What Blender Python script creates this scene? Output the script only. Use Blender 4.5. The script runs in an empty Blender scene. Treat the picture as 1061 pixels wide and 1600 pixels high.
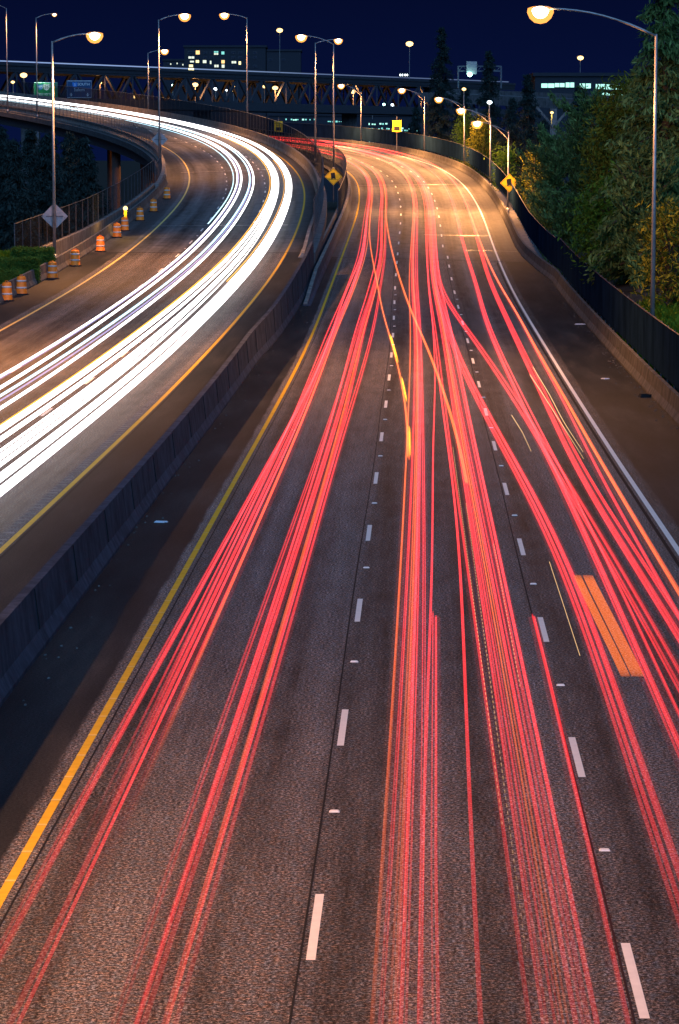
import bpy, math, random
import numpy as np
from mathutils import Vector, Matrix
rnd = random.Random(11)
nrs = np.random.RandomState(5)
SC = bpy.context.scene
COL = SC.collection

# ------------------------------------------------------------------ camera
CAM_H = 9.1954
cam_d = bpy.data.cameras.new('camera')
cam = bpy.data.objects.new('camera', cam_d); COL.objects.link(cam)
cam_d.sensor_fit = 'VERTICAL'; cam_d.sensor_height = 36.0
cam_d.lens = 4508.3 / 1600.0 * 36.0
cam_d.clip_start = 0.5; cam_d.clip_end = 9000
cam.location = (0, 0, CAM_H)
cam.rotation_euler = (math.pi/2 - 0.122846, 0, 0)
SC.camera = cam

# ------------------------------------------------------------------ night sky
wd = bpy.data.worlds.new('World'); SC.world = wd; wd.use_nodes = True
wn = wd.node_tree.nodes; wl = wd.node_tree.links
bg = wn['Background']
tc = wn.new('ShaderNodeTexCoord'); sx = wn.new('ShaderNodeSeparateXYZ'); cr = wn.new('ShaderNodeValToRGB')
wl.new(tc.outputs['Generated'], sx.inputs[0]); wl.new(sx.outputs['Z'], cr.inputs[0])
cr.color_ramp.elements[0].position = 0.0;  cr.color_ramp.elements[0].color = (0.0013, 0.0036, 0.024, 1)
cr.color_ramp.elements[1].position = 0.10; cr.color_ramp.elements[1].color = (0.0004, 0.0008, 0.0065, 1)
wl.new(cr.outputs[0], bg.inputs['Color']); bg.inputs['Strength'].default_value = 1.0

# ------------------------------------------------------------------ added fill turning the shadows blue, as moonlight (the one sun lamp)
sd = bpy.data.lights.new('moon_fill', 'SUN'); so = bpy.data.objects.new('moon_fill', sd); COL.objects.link(so)
sd.energy = 1.5; sd.angle = math.radians(70); sd.color = (0.22, 0.49, 1.0)
so.rotation_euler = (math.radians(50), 0, math.radians(8)); so.location = (0, -20, 60)

# ------------------------------------------------------------------ exposure / renderer
SC.view_settings.view_transform = 'Standard'; SC.view_settings.look = 'None'
SC.view_settings.exposure = 0.75; SC.view_settings.gamma = 1.0
SC.render.engine = 'CYCLES'
SC.cycles.use_denoising = True
SC.cycles.max_bounces = 4; SC.cycles.diffuse_bounces = 2; SC.cycles.glossy_bounces = 2
SC.cycles.transparent_max_bounces = 64; SC.cycles.transmission_bounces = 2
SC.cycles.sample_clamp_indirect = 3.0
SC.cycles.caustics_reflective = False; SC.cycles.caustics_refractive = False

# ------------------------------------------------------------------ road alignments (metres)
class Road:
    def __init__(self, S, q):
        nk = 19; kn = np.linspace(0, S, nk); DS = 2.0
        x0, y0, z0, h0 = q[:4]; q = np.array(q)
        k = q[4:4+nk]*1e-3; g = q[4+nk:4+2*nk]*1e-2; e = q[4+2*nk:4+3*nk]*1e-2
        t = np.arange(0, S+1, DS); kk = np.interp(t, kn, k); gg = np.interp(t, kn, g)
        cs = lambda v: np.concatenate([[0], np.cumsum((v[1:]+v[:-1])/2*DS)])
        h = h0+cs(kk)
        self.e = np.interp(t, kn, e); self.h = h
        self.z = z0+cs(gg); self.x = x0+cs(np.sin(h)); self.y = y0+cs(np.cos(h)); self.t = t
        b = np.arange(-120, 0, 10.0)          # straight on behind the start
        self.x = np.concatenate([self.x[0]+b*math.sin(h0), self.x]); self.y = np.concatenate([self.y[0]+b*math.cos(h0), self.y])
        self.z = np.concatenate([np.full(len(b), z0), self.z]); self.h = np.concatenate([np.full(len(b), h0), h])
        self.e = np.concatenate([np.full(len(b), self.e[0]), self.e]); self.t = np.concatenate([b, t])
    def P(self, s, off=0.0, h=0.0):
        s = np.asarray(s, float); off = np.asarray(off, float)
        hd = np.interp(s, self.t, self.h)
        return np.stack([np.interp(s, self.t, self.x)+off*np.cos(hd), np.interp(s, self.t, self.y)-off*np.sin(hd),
                         np.interp(s, self.t, self.z)+off*np.interp(s, self.t, self.e)+h], -1)
    def head(self, s): return float(np.interp(s, self.t, self.h))
R = Road(540., [-0.5436, 25.0, 0.0, 0.0287, -0.0082, -0.0721, 0.0632, -0.0944, -0.1794, 0.1389, 0.0882, 0.0091, -0.447, -0.5265, -1.3126, -2.0834, -2.7052, -3.4716, -4.3118, -5.1528, -5.9946, -6.8368, -7.679, -0.0196, -0.0432, -0.0033, 0.5384, 1.3883, 2.2692, 3.2443, 3.9524, 4.1322, 4.0476, 4.0083, 3.9507, 3.8561, 3.6732, 3.4091, 3.1454, 2.8818, 2.618, 2.3543, 1.372, -0.0695, -1.2622, -2.0815, -2.5557, -2.766, -2.6021, -1.9499, -0.7562, 0.4682, 1.4783, 2.6071, 3.0457, 3.009, 2.5222, 1.887, 1.2038, 0.5158, -0.1675])
L = Road(720., [-14.7992, 60.0, 0.3552, 0.028, 0.2783, 0.0147, 0.0714, -0.4394, -0.4453, -1.2979, -1.2299, -1.3783, -1.6507, -1.6854, -1.8814, -1.9258, -1.8871, -1.8148, -1.7347, -1.6548, -1.575, -1.4947, -1.4142, -0.1258, 0.9188, 2.3927, 3.763, 4.8087, 5.0389, 4.8407, 4.5706, 4.6057, 4.9292, 5.1987, 5.448, 5.6939, 5.9285, 6.1522, 6.3676, 6.5782, 6.7871, 6.9958, -0.3473, -0.7899, -0.8132, -0.1687, 0.9198, 2.2737, 3.8235, 5.0585, 5.4991, 5.5929, 5.4887, 4.7865, 3.8467, 2.8536, 1.9118, 1.0641, 0.3106, -0.3762, -1.0343])
TH = 0.122846; F = 4508.3
def at(px, py, Y):
    """world point at depth Y seen at photograph pixel (px, py): used to read sizes and places off the photograph"""
    u = (px-530.5)/F; v = (800-py)/F
    d = np.array([u, math.cos(TH)+v*math.sin(TH), -math.sin(TH)+v*math.cos(TH)])
    return np.array([0, 0, CAM_H])+d*(Y/d[1])

# ------------------------------------------------------------------ materials
class NT:
    def __init__(self, name):
        self.m = bpy.data.materials.new(name); self.m.use_nodes = True
        self.n = self.m.node_tree.nodes; self.l = self.m.node_tree.links
        self.n.clear(); self.out = self.n.new('ShaderNodeOutputMaterial')
    def node(self, t, **kw):
        o = self.n.new(t)
        for k, v in kw.items(): setattr(o, k, v)
        return o
    def put(self, sock, v):
        if hasattr(v, 'is_output') or hasattr(v, 'links'): self.l.new(v, sock)
        else: sock.default_value = v
    def math(self, op, a, b=0.0, c=None):
        o = self.node('ShaderNodeMath', operation=op); self.put(o.inputs[0], a); self.put(o.inputs[1], b)
        if c is not None: self.put(o.inputs[2], c)
        return o.outputs[0]
    def noise(self, vec, scale, detail=3, rough=.55):
        o = self.node('ShaderNodeTexNoise'); self.put(o.inputs['Vector'], vec)
        o.inputs['Scale'].default_value = scale; o.inputs['Detail'].default_value = detail; o.inputs['Roughness'].default_value = rough
        return o.outputs[0]
    def ramp(self, fac, stops):
        o = self.node('ShaderNodeValToRGB'); self.l.new(fac, o.inputs[0]); e = o.color_ramp.elements
        e[0].position, e[0].color = stops[0][0], (*stops[0][1], 1); e[1].position, e[1].color = stops[-1][0], (*stops[-1][1], 1)
        for p, c in stops[1:-1]:
            q = e.new(p); q.color = (*c, 1)
        return o.outputs[0]
    def mix(self, fac, a, b, mode='MIX'):
        o = self.node('ShaderNodeMix', data_type='RGBA', blend_type=mode)
        self.put(o.inputs[0], fac)
        for i, v in ((6, a), (7, b)):
            if hasattr(v, 'links'): self.l.new(v, o.inputs[i])
            else: o.inputs[i].default_value = (*v, 1)
        return o.outputs[2]
    def smooth(self, v, a, b):
        o = self.node('ShaderNodeMapRange', interpolation_type='SMOOTHSTEP'); self.put(o.inputs[0], v)
        o.inputs[1].default_value = a; o.inputs[2].default_value = b
        return o.outputs[0]
    def xyz(self, x, y, z=0.0):
        o = self.node('ShaderNodeCombineXYZ'); self.put(o.inputs[0], x); self.put(o.inputs[1], y); self.put(o.inputs[2], z)
        return o.outputs[0]
    def bsdf(self, color, rough=.8, metal=0., bump=None, bstr=.3, bdist=.02, spec=.3):
        b = self.node('ShaderNodeBsdfPrincipled')
        if hasattr(color, 'links'): self.l.new(color, b.inputs['Base Color'])
        else: b.inputs['Base Color'].default_value = (*color, 1)
        self.put(b.inputs['Roughness'], rough); b.inputs['Metallic'].default_value = metal
        b.inputs['Specular IOR Level'].default_value = spec
        if bump is not None:
            q = self.node('ShaderNodeBump'); q.inputs['Strength'].default_value = bstr; q.inputs['Distance'].default_value = bdist
            self.l.new(bump, q.inputs['Height']); self.l.new(q.outputs[0], b.inputs['Normal'])
        self.l.new(b.outputs[0], self.out.inputs[0]); return b
    def uv(self):
        u = self.node('ShaderNodeUVMap'); s = self.node('ShaderNodeSeparateXYZ'); self.l.new(u.outputs[0], s.inputs[0])
        return u.outputs[0], s.outputs[0], s.outputs[1]
    def pos(self):
        g = self.node('ShaderNodeNewGeometry'); return g.outputs['Position']
    def obj(self):
        g = self.node('ShaderNodeTexCoord'); return g.outputs['Object']

def simple(name, col, rough=.75, metal=0., var=.25, scale=3., spec=.3, bump=0.):
    t = NT(name); n = t.noise(t.pos(), scale, 5, .65)
    c = t.ramp(n, [(.3, tuple(v*(1-var) for v in col)), (.7, tuple(min(1, v*(1+var)) for v in col))])
    t.bsdf(c, rough, metal, n if bump else None, bump, .02, spec); return t.m
def emit(name, col, strength, sampling='NONE'):
    t = NT(name); e = t.node('ShaderNodeEmission'); e.inputs[0].default_value = (*col, 1); e.inputs[1].default_value = strength
    t.l.new(e.outputs[0], t.out.inputs[0]); t.m.cycles.emission_sampling = sampling; return t.m

def road_mat(name, lane0, lane1, sbridge, lane_c, seed):
    t = NT(name); uv, u, v = t.uv()
    fine = t.noise(uv, 22, 4, .85); mid = t.noise(t.xyz(t.math('MULTIPLY', u, 1.6), t.math('MULTIPLY', v, .35), seed), 1.0, 5, .7)
    streak = t.noise(t.xyz(t.math('MULTIPLY', u, 2.6), t.math('MULTIPLY', v, .03), seed+3), 1.0, 4, .6)
    track = t.math('COSINE', t.math('MULTIPLY', t.math('SUBTRACT', u, lane0+.95), 2*math.pi/1.83))
    agg = t.ramp(fine, [(.42, tuple(.04*c for c in lane_c)), (.485, tuple(.6*c for c in lane_c)), (.54, tuple(1.25*c for c in lane_c)), (.60, tuple(min(1, 4.5*c) for c in lane_c))])
    agg = t.mix(1.0, agg, t.ramp(t.noise(uv, 9, 2, .6), [(.38, (.80, .98, 1.12)), (.62, (1.22, .97, .82))]), 'MULTIPLY')
    wear = t.math('ADD', .86, t.math('ADD', t.math('MULTIPLY', track, -.24), t.math('ADD', t.math('MULTIPLY', t.math('SUBTRACT', streak, .5), 1.5), t.math('MULTIPLY', t.math('SUBTRACT', mid, .5), 1.3))))
    wear = t.math('MAXIMUM', t.math('MINIMUM', wear, 1.5), .3)
    lane = t.mix(1.0, agg, t.xyz(wear, wear, wear), 'MULTIPLY')
    # older, smoother bridge deck
    dk = t.ramp(t.noise(t.xyz(t.math('MULTIPLY', u, .7), t.math('MULTIPLY', v, 1.8), seed), 1.0, 5, .7), [(.3, (.07, .07, .07)), (.7, (.17, .165, .16))])
    dk = t.mix(1.0, dk, t.xyz(wear, wear, wear), 'MULTIPLY')
    br = t.smooth(v, sbridge-.1, sbridge+.1)
    lane = t.mix(br, lane, dk)
    # asphalt shoulders with patches
    pn = t.noise(t.xyz(t.math('MULTIPLY', u, .9), t.math('MULTIPLY', v, .12), seed+9), 1.0, 4, .6)
    sh = t.ramp(pn, [(.35, (.015, .018, .021)), (.55, (.027, .029, .031)), (.74, (.054, .052, .049))])
    sf = t.ramp(fine, [(.40, (.45, .45, .45)), (.60, (1.6, 1.6, 1.6))])
    sh = t.mix(1.0, sh, sf, 'MULTIPLY')
    sh = t.mix(br, sh, t.mix(.5, sh, dk))
    edge = t.math('MULTIPLY', t.math('SUBTRACT', mid, .5), .25)
    ue = t.math('ADD', u, edge)
    inl = t.math('MULTIPLY', t.smooth(ue, lane0-.06, lane0+.06), t.math('SUBTRACT', 1.0, t.smooth(ue, lane1-.06, lane1+.06)))
    c = t.mix(inl, sh, lane)
    t.bsdf(c, .72, 0, fine, .55, .012, .16); return t.m

def concrete(name, col, streaks=True):
    t = NT(name); p = t.pos(); s = t.node('ShaderNodeSeparateXYZ'); t.l.new(p, s.inputs[0])
    a = t.noise(p, 1.3, 6, .7); b = t.noise(t.xyz(t.math('MULTIPLY', s.outputs[0], 3.), t.math('MULTIPLY', s.outputs[1], 3.), t.math('MULTIPLY', s.outputs[2], .25)), 1., 4, .6)
    c = t.ramp(a, [(.3, tuple(v*.55 for v in col)), (.55, col), (.75, tuple(v*1.3 for v in col))])
    d = t.ramp(b, [(.3, (.45, .45, .46)), (.6, (1, 1, 1))])
    f = t.noise(p, 18, 3, .6)
    t.bsdf(t.mix(.75, c, d, 'MULTIPLY'), .9, 0, f, .35, .01, .06); return t.m

def leafy(name, c0, c1, scale=1.2):
    t = NT(name); n = t.noise(t.pos(), scale, 3, .6); w = t.node('ShaderNodeNewGeometry')
    k = t.math('ADD', t.math('MULTIPLY', n, .7), t.math('MULTIPLY', w.outputs['Random Per Island'], .3))
    c = t.ramp(k, [(.3, c0), (.7, c1)])
    d = t.node('ShaderNodeBsdfDiffuse'); t.l.new(c, d.inputs[0]); tr = t.node('ShaderNodeBsdfTranslucent'); t.l.new(c, tr.inputs[0])
    m = t.node('ShaderNodeMixShader'); m.inputs[0].default_value = .22; t.l.new(d.outputs[0], m.inputs[1]); t.l.new(tr.outputs[0], m.inputs[2])
    t.l.new(m.outputs[0], t.out.inputs[0]); return t.m

def mesh_fence(name, col, fac):
    t = NT(name); d = t.node('ShaderNodeBsdfDiffuse')
    n = t.noise(t.pos(), 1.1, 4, .6); t.l.new(t.ramp(n, [(.3, tuple(v*.6 for v in col)), (.7, tuple(v*1.3 for v in col))]), d.inputs[0])
    tr = t.node('ShaderNodeBsdfTransparent'); m = t.node('ShaderNodeMixShader'); m.inputs[0].default_value = fac
    t.l.new(tr.outputs[0], m.inputs[1]); t.l.new(d.outputs[0], m.inputs[2]); t.l.new(m.outputs[0], t.out.inputs[0]); return t.m

def slat_fence(name, col):
    t = NT(name); uv, u, v = t.uv()
    n = t.noise(t.xyz(t.math('MULTIPLY', v, 6.0), t.math('MULTIPLY', u, .15)), 1., 3, .6)
    w = t.noise(t.xyz(t.math('MULTIPLY', v, .5), t.math('MULTIPLY', u, .3)), 1., 4, .6)
    c = t.mix(.7, t.ramp(n, [(.3, tuple(x*.5 for x in col)), (.7, tuple(x*1.5 for x in col))]), t.ramp(w, [(.35, tuple(x*.7 for x in col)), (.75, tuple(x*2.0 for x in col))]))
    d = t.node('ShaderNodeBsdfDiffuse'); t.l.new(c, d.inputs[0]); t.l.new(d.outputs[0], t.out.inputs[0]); return t.m

def streak_mat(name, col, strength, sampling='AUTO', beam=26.):
    """light left in the air by passing vehicle lamps: adds to what is behind it. Vehicle lamps shine along the road, not sideways"""
    t = NT(name); a = t.node('ShaderNodeAttribute'); a.attribute_name = 'glow'
    e = t.node('ShaderNodeEmission'); e.inputs[0].default_value = (*col, 1)
    g = t.node('ShaderNodeNewGeometry'); dp = t.node('ShaderNodeVectorMath', operation='DOT_PRODUCT'); t.l.new(g.outputs['Incoming'], dp.inputs[0]); dp.inputs[1].default_value = (0, -1, 0)
    lobe = t.math('POWER', t.math('MAXIMUM', dp.outputs['Value'], 0.0), beam)
    t.l.new(t.math('MULTIPLY', t.math('MULTIPLY', a.outputs['Fac'], lobe), strength), e.inputs[1])
    tr = t.node('ShaderNodeBsdfTransparent'); s = t.node('ShaderNodeAddShader')
    t.l.new(e.outputs[0], s.inputs[0]); t.l.new(tr.outputs[0], s.inputs[1]); t.l.new(s.outputs[0], t.out.inputs[0])
    t.m.cycles.emission_sampling = sampling; return t.m

M = dict(
    roadR=road_mat('worn_concrete_carriageway', -4.25, 7.75, 183.5, (.112, .104, .097), 0.),
    roadL=road_mat('worn_carriageway', -4.0, 7.1, 131.3, (.10, .092, .085), 40.),
    white=simple('white_road_paint', (.92, .85, .74), .6, 0, .07, 6), yellow=simple('yellow_road_paint', (.80, .46, .03), .6, 0, .12, 5),
    yellow_l=simple('fresh_yellow_paint', (.88, .62, .18), .6, 0, .08, 5), joint=simple('sealed_joint', (.012, .012, .012), .9),
    steel_joint=simple('steel_joint', (.55, .52, .48), .35, .6), conc=concrete('shade_blue_concrete', (.075, .09, .12)), conc_l=concrete('pale_concrete', (.27, .255, .235)),  # conc is dark blue: the shade on the wall is put into its colour
    conc_d=concrete('stained_concrete', (.17, .17, .17)), conc_k=concrete('weathered_concrete', (.17, .165, .155)), girder=simple('girder_paint', (.10, .11, .12), .6), fence=slat_fence('slatted_fence', (.010, .026, .062)),
    mesh=mesh_fence('wire_mesh', (.022, .026, .036), .62), mesh2=mesh_fence('open_wire_mesh', (.03, .034, .04), .32), post=simple('galvanised_post', (.10, .105, .115), .5, .3),
    pole=simple('lamp_pole_metal', (.34, .32, .30), .45, .55), head=simple('lamp_head', (.22, .21, .2), .5, .4),
    lens=emit('sodium_bulb', (1., .80, .48), 12.), lens_s=emit('small_lamp', (1., .60, .22), 2.2), lens_c=emit('cool_lamp', (.45, 1., .85), 12.), lens_b=emit('blue_white_lamp', (.75, .9, 1.), 5.),
    orange=simple('barrel_orange', (.85, .21, .015), .5), refl=simple('reflective_band', (.55, .50, .45), .5), rubber=simple('rubber', (.02, .02, .02), .9),
    sign_y=simple('sign_yellow', (.92, .52, .01), .5, 0, .08, 2), black=simple('sign_black', (.01, .01, .012), .6), sign_b=simple('sign_back', (.33, .30, .29), .5, .3),
    sign_g=simple('sign_green', (.01, .22, .07), .5), sign_g_unlit=simple('sign_green_unlit', (.012, .055, .13), .5), sign_w=simple('sign_white', (.75, .78, .75), .5), sign_sh=simple('sign_shield_blue', (.03, .18, .5), .5),  # the dark blue one is sign green with the darkness put into its colour
    soil=simple('soil', (.045, .04, .032), .95, 0, .4, 1.5, .1, .3), bark=simple('bark', (.075, .055, .04), .95, 0, .4, 6),
    pine=leafy('pine_needles', (.035, .075, .025), (.20, .30, .09)), spruce=leafy('spruce_needles', (.014, .028, .026), (.04, .062, .055)),
    leaf=leafy('broad_leaves', (.04, .10, .014), (.15, .26, .03)), gold=leafy('yellow_lamplit_leaves', (.06, .085, .012), (.24, .23, .028)), hedge=leafy('hedge_leaves', (.03, .075, .014), (.10, .20, .035)),  # gold leaves carry lamp yellow in their colour, besides truly yellow-green ones
    grass=leafy('grass_blades', (.04, .10, .008), (.10, .20, .02), .5), steel=simple('bridge_steel', (.042, .046, .055), .7, .0), build=simple('building_wall', (.022, .025, .033), .8), glass=simple('dark_glass', (.012, .016, .03), .2, 0, .2, 3, .5),
    litter=simple('litter', (.6, .62, .65), .6), rust=simple('column_paint', (.16, .10, .08), .7),
)

def refractor_halo():
    t = NT('amber_refractor_halo'); e = t.node('ShaderNodeEmission'); e.inputs[0].default_value = (1., .36, .06, 1); e.inputs[1].default_value = .55  # orange glow on the bowl stands in for the halo round the lamp
    tr = t.node('ShaderNodeBsdfTransparent'); a = t.node('ShaderNodeAddShader'); t.l.new(e.outputs[0], a.inputs[0]); t.l.new(tr.outputs[0], a.inputs[1]); t.l.new(a.outputs[0], t.out.inputs[0])
    t.m.cycles.emission_sampling = 'NONE'; return t.m
M['refractor_halo'] = refractor_halo()
# ------------------------------------------------------------------ mesh helpers
def mk(name, V, Fc, mat, parent=None, uvs=None, smooth=False, attr=None):
    me = bpy.data.meshes.new(name)
    me.from_pydata([tuple(map(float, v)) for v in V], [], [tuple(int(i) for i in f) for f in Fc])
    if uvs is not None:
        ul = me.uv_layers.new(name='UVMap'); li = np.empty(len(me.loops), np.int32); me.loops.foreach_get('vertex_index', li)
        ul.data.foreach_set('uv', np.asarray(uvs, np.float32)[li].ravel())
    if attr is not None:
        a = me.attributes.new('glow', 'FLOAT', 'POINT'); a.data.foreach_set('value', np.asarray(attr, np.float32))
    if smooth: me.polygons.foreach_set('use_smooth', [True]*len(me.polygons))
    me.materials.append(mat if not isinstance(mat, str) else M[mat])
    o = bpy.data.objects.new(name, me); COL.objects.link(o)
    if parent is not None: put_under(o, parent)
    return o
def put_under(o, parent):
    o.parent = parent
    if parent.parent is None and any(abs(c) > 0 for c in parent.location) and not parent.get('_local'):
        o.matrix_parent_inverse = Matrix.Translation(-Vector(parent.location))
def tag(o, label=None, cat=None, group=None, kind=None):
    if label: o['label'] = label
    if cat: o['category'] = cat
    if group: o['group'] = group
    if kind: o['kind'] = kind
    return o
def empty(name, loc=(0, 0, 0), rz=0., local=False):
    o = bpy.data.objects.new(name, None); COL.objects.link(o); o.location = [float(c) for c in loc]; o.rotation_euler = (0, 0, rz)
    if local: o['_local'] = 1
    return o
class MB:
    """collects pieces of one mesh"""
    def __init__(self): self.v = []; self.f = []
    def add(self, V, Fc):
        n = len(self.v); self.v += [tuple(map(float, p)) for p in V]; self.f += [tuple(i+n for i in f) for f in Fc]; return self
    def box(self, c, s, rz=0., taper=1.):
        x, y, z = (k/2 for k in s); ca, sa = math.cos(rz), math.sin(rz); V = []
        for k, (zz, tp) in enumerate(((-z, 1.), (z, taper))):
            for xx, yy in ((-x, -y), (x, -y), (x, y), (-x, y)):
                xx *= tp; yy *= tp; V.append((c[0]+xx*ca-yy*sa, c[1]+xx*sa+yy*ca, c[2]+zz))
        return self.add(V, [(0, 3, 2, 1), (4, 5, 6, 7), (0, 1, 5, 4), (1, 2, 6, 5), (2, 3, 7, 6), (3, 0, 4, 7)])
    def tube(self, pts, rad, n=8, cap=True):
        pts = [Vector(p) for p in pts]; m = len(pts); rad = rad if hasattr(rad, '__len__') else [rad]*m; V = []; Fc = []
        for i, p in enumerate(pts):
            t = (pts[min(i+1, m-1)]-pts[max(i-1, 0)]).normalized(); a = Vector((0, 0, 1)) if abs(t.z) < .9 else Vector((1, 0, 0))
            u = t.cross(a).normalized(); w = t.cross(u)
            for k in range(n):
                an = 2*math.pi*k/n; V.append(p+u*math.cos(an)*rad[i]+w*math.sin(an)*rad[i])
        for i in range(m-1):
            for k in range(n): Fc.append((i*n+k, i*n+(k+1) % n, (i+1)*n+(k+1) % n, (i+1)*n+k))
        if cap: Fc += [tuple(range(n))[::-1], tuple((m-1)*n+k for k in range(n))]
        return self.add(V, Fc)
    def lathe(self, prof, n=16, c=(0, 0, 0)):
        V = []; Fc = []
        for r, z in prof:
            for k in range(n): V.append((c[0]+r*math.cos(2*math.pi*k/n), c[1]+r*math.sin(2*math.pi*k/n), c[2]+z))
        for i in range(len(prof)-1):
            for k in range(n): Fc.append((i*n+k, i*n+(k+1) % n, (i+1)*n+(k+1) % n, (i+1)*n+k))
        Fc += [tuple(range(n))[::-1], tuple((len(prof)-1)*n+k for k in range(n))]
        return self.add(V, Fc)
    def beam(self, a, b, w, h):
        a = Vector(a); b = Vector(b); t = (b-a).normalized(); up = Vector((0, 0, 1)) if abs(t.z) < .95 else Vector((0, 1, 0))
        s = t.cross(up).normalized(); u = s.cross(t); V = []
        for p in (a, b):
            for i, j in ((-1, -1), (1, -1), (1, 1), (-1, 1)): V.append(p+s*i*w/2+u*j*h/2)
        return self.add(V, [(0, 1, 2, 3), (7, 6, 5, 4), (0, 4, 5, 1), (1, 5, 6, 2), (2, 6, 7, 3), (3, 7, 4, 0)])
    def build(self, name, mat, parent=None, smooth=False): return mk(name, self.v, self.f, mat, parent, smooth=smooth)

def ipl(s, pts): return np.interp(s, [p[0] for p in pts], [p[1] for p in pts])
def strip(name, rd, S, o0, o1, h, mat, parent, flip=False):
    """flat painted strip between two offsets (numbers or functions of s) lying h above a road"""
    S = np.asarray(S, float); f0 = o0(S) if callable(o0) else np.full(len(S), o0); f1 = o1(S) if callable(o1) else np.full(len(S), o1)
    a = rd.P(S, f0, h); b = rd.P(S, f1, h); V = np.concatenate([a, b]); n = len(S)
    return mk(name, V, [(i, i+n, i+n+1, i+1) for i in range(n-1)], mat, parent, np.concatenate([np.stack([f0, S], 1), np.stack([f1, S], 1)]))
def loft(name, rd, S, prof, mat, parent=None, closed=True, shift=None, base=None):
    """sweep a cross-section of (offset, height) along a road; shift(s) moves it sideways; base: offset whose surface height counts"""
    S = np.asarray(S, float); n = len(prof); V = []; U = []; per = 0.; pl = [0.]
    for i in range(1, n): per += math.hypot(prof[i][0]-prof[i-1][0], prof[i][1]-prof[i-1][1]); pl.append(per)
    for s in S:
        d = float(shift(s)) if shift else 0.
        zb = rd.P(s, (prof[0][0] if base is None or base == 'surf' else base)+d)[2]
        for k, (o, h) in enumerate(prof):
            p = rd.P(s, o+d); V.append((p[0], p[1], (p[2] if base == 'surf' else zb)+h)); U.append((pl[k], s))
    Fc = []; m = len(S)
    for i in range(m-1):
        for k in range(n if closed else n-1):
            k2 = (k+1) % n; Fc.append((i*n+k, i*n+k2, (i+1)*n+k2, (i+1)*n+k))
    if closed: Fc += [tuple(range(n))[::-1], tuple((m-1)*n+k for k in range(n))]
    return mk(name, V, Fc, mat, parent, U)

# ================================================================== SETTING
def ground_z(x, y):
    yR = min(max(y, -60), 470); sR = yR-25; pR = R.P(sR, 0); sL = min(max(y-60, -100), 420); pL = L.P(sL, 0)
    oR = x-pR[0]; oL = x-pL[0]
    st = lambda v, a, b: (lambda t: t*t*(3-2*t))(min(1, max(0, (v-a)/(b-a))))
    zr = pR[2]+min(max(oR, -6), 10.5)*R.P(sR, 1)[2]-min(max(oR, -6), 10.5)*pR[2]; zl = pL[2]
    low = -5.0
    if oR > 10.8:
        z = pR[2]-.1+1.75*st(oR, 11.0, 12.2)+.05*min(max(oR-12, 0), 30); k = 1-st(y, 188, 235); return low+(z-low)*k
    if oL < -6.4:
        z = zl-.05+.9*st(-oL, 6.8, 9.5)+.03*min(max(-oL-9, 0), 20); k = 1-st(y, 176, 205); return low+(z-low)*k
    if oR > -6.2: z = pR[2]-.55
    elif oL < 8.6: z = pL[2]-.55
    else: z = min(pR[2], pL[2])-.55
    k = 1-st(y, 187, 206)
    return low+(z-low)*k
gx = np.concatenate([[-4000, -1500, -600, -250, -120, -70], np.arange(-45, 46, 1.0), [55, 70, 100, 250, 600, 1500, 4000]])
gy = np.concatenate([[-300, -100], np.arange(-40, 260, 3.0), np.arange(260, 520, 20.), [600, 800, 1200, 2500, 5000, 8500]])
V = [(x, y, ground_z(x, y)) for y in gy for x in gx]; nx = len(gx)
tag(mk('ground', V, [(j*nx+i, j*nx+i+1, (j+1)*nx+i+1, (j+1)*nx+i) for j in range(len(gy)-1) for i in range(nx-1)], 'soil', smooth=True), 'dark bare soil below and beside the carriageways', kind='structure')

# carriageways
def sheet(name, rd, S, offs, mat, thick_from):
    S = np.asarray(S, float); V = []; U = []
    for s in S:
        for o in offs:
            oo = o(s) if callable(o) else o; V.append(rd.P(s, oo)); U.append((oo, s))
    n = len(offs); Fc = [(i*n+k, i*n+k+1, (i+1)*n+k+1, (i+1)*n+k) for i in range(len(S)-1) for k in range(n-1)]
    return mk(name, V, Fc, mat, None, U)
redge = lambda s: ipl(s, [(-100, 10.36), (165, 10.25), (176, 9.7), (190, 9.15), (200, 9.0), (500, 9.45)])
roadR = sheet('road', R, np.arange(-70, 461, 2.), [-5.9, -4.2, -2, 0, 2, 3.7, 5.5, 7.6, redge], 'roadR', 183)
tag(roadR, 'three-lane carriageway carrying red tail light streaks away from the camera', kind='structure')
ledge = lambda s: ipl(s, [(-100, 8.78), (128, 8.5), (135, 8.1), (500, 8.1)])
roadL = sheet('road', L, np.arange(-100, 501, 2.), [-6.0, -4, -2, 0, 2, 3.5, 5.2, 7.1, ledge], 'roadL', 131)
tag(roadL, 'left carriageway carrying white headlight streaks towards the camera', kind='structure')
# decks below the bridge parts
loft('bridge_deck', R, np.arange(184, 461, 4.), [(-5.6, -.03), (-5.6, -.9), (-3.5, -1.0), (-3.3, -1.9), (7.2, -1.9), (7.4, -1.0), (10.7, -.9), (10.7, -.03)], 'conc_d', roadR, base='surf')
deckL = loft('bridge_deck', L, np.arange(131.5, 501, 4.), [(-6.6, -.03), (-6.6, -.75), (-6.0, -.9), (8.2, -.9), (8.9, -.75), (8.9, -.03)], 'conc_d', roadL, base='surf')

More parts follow.
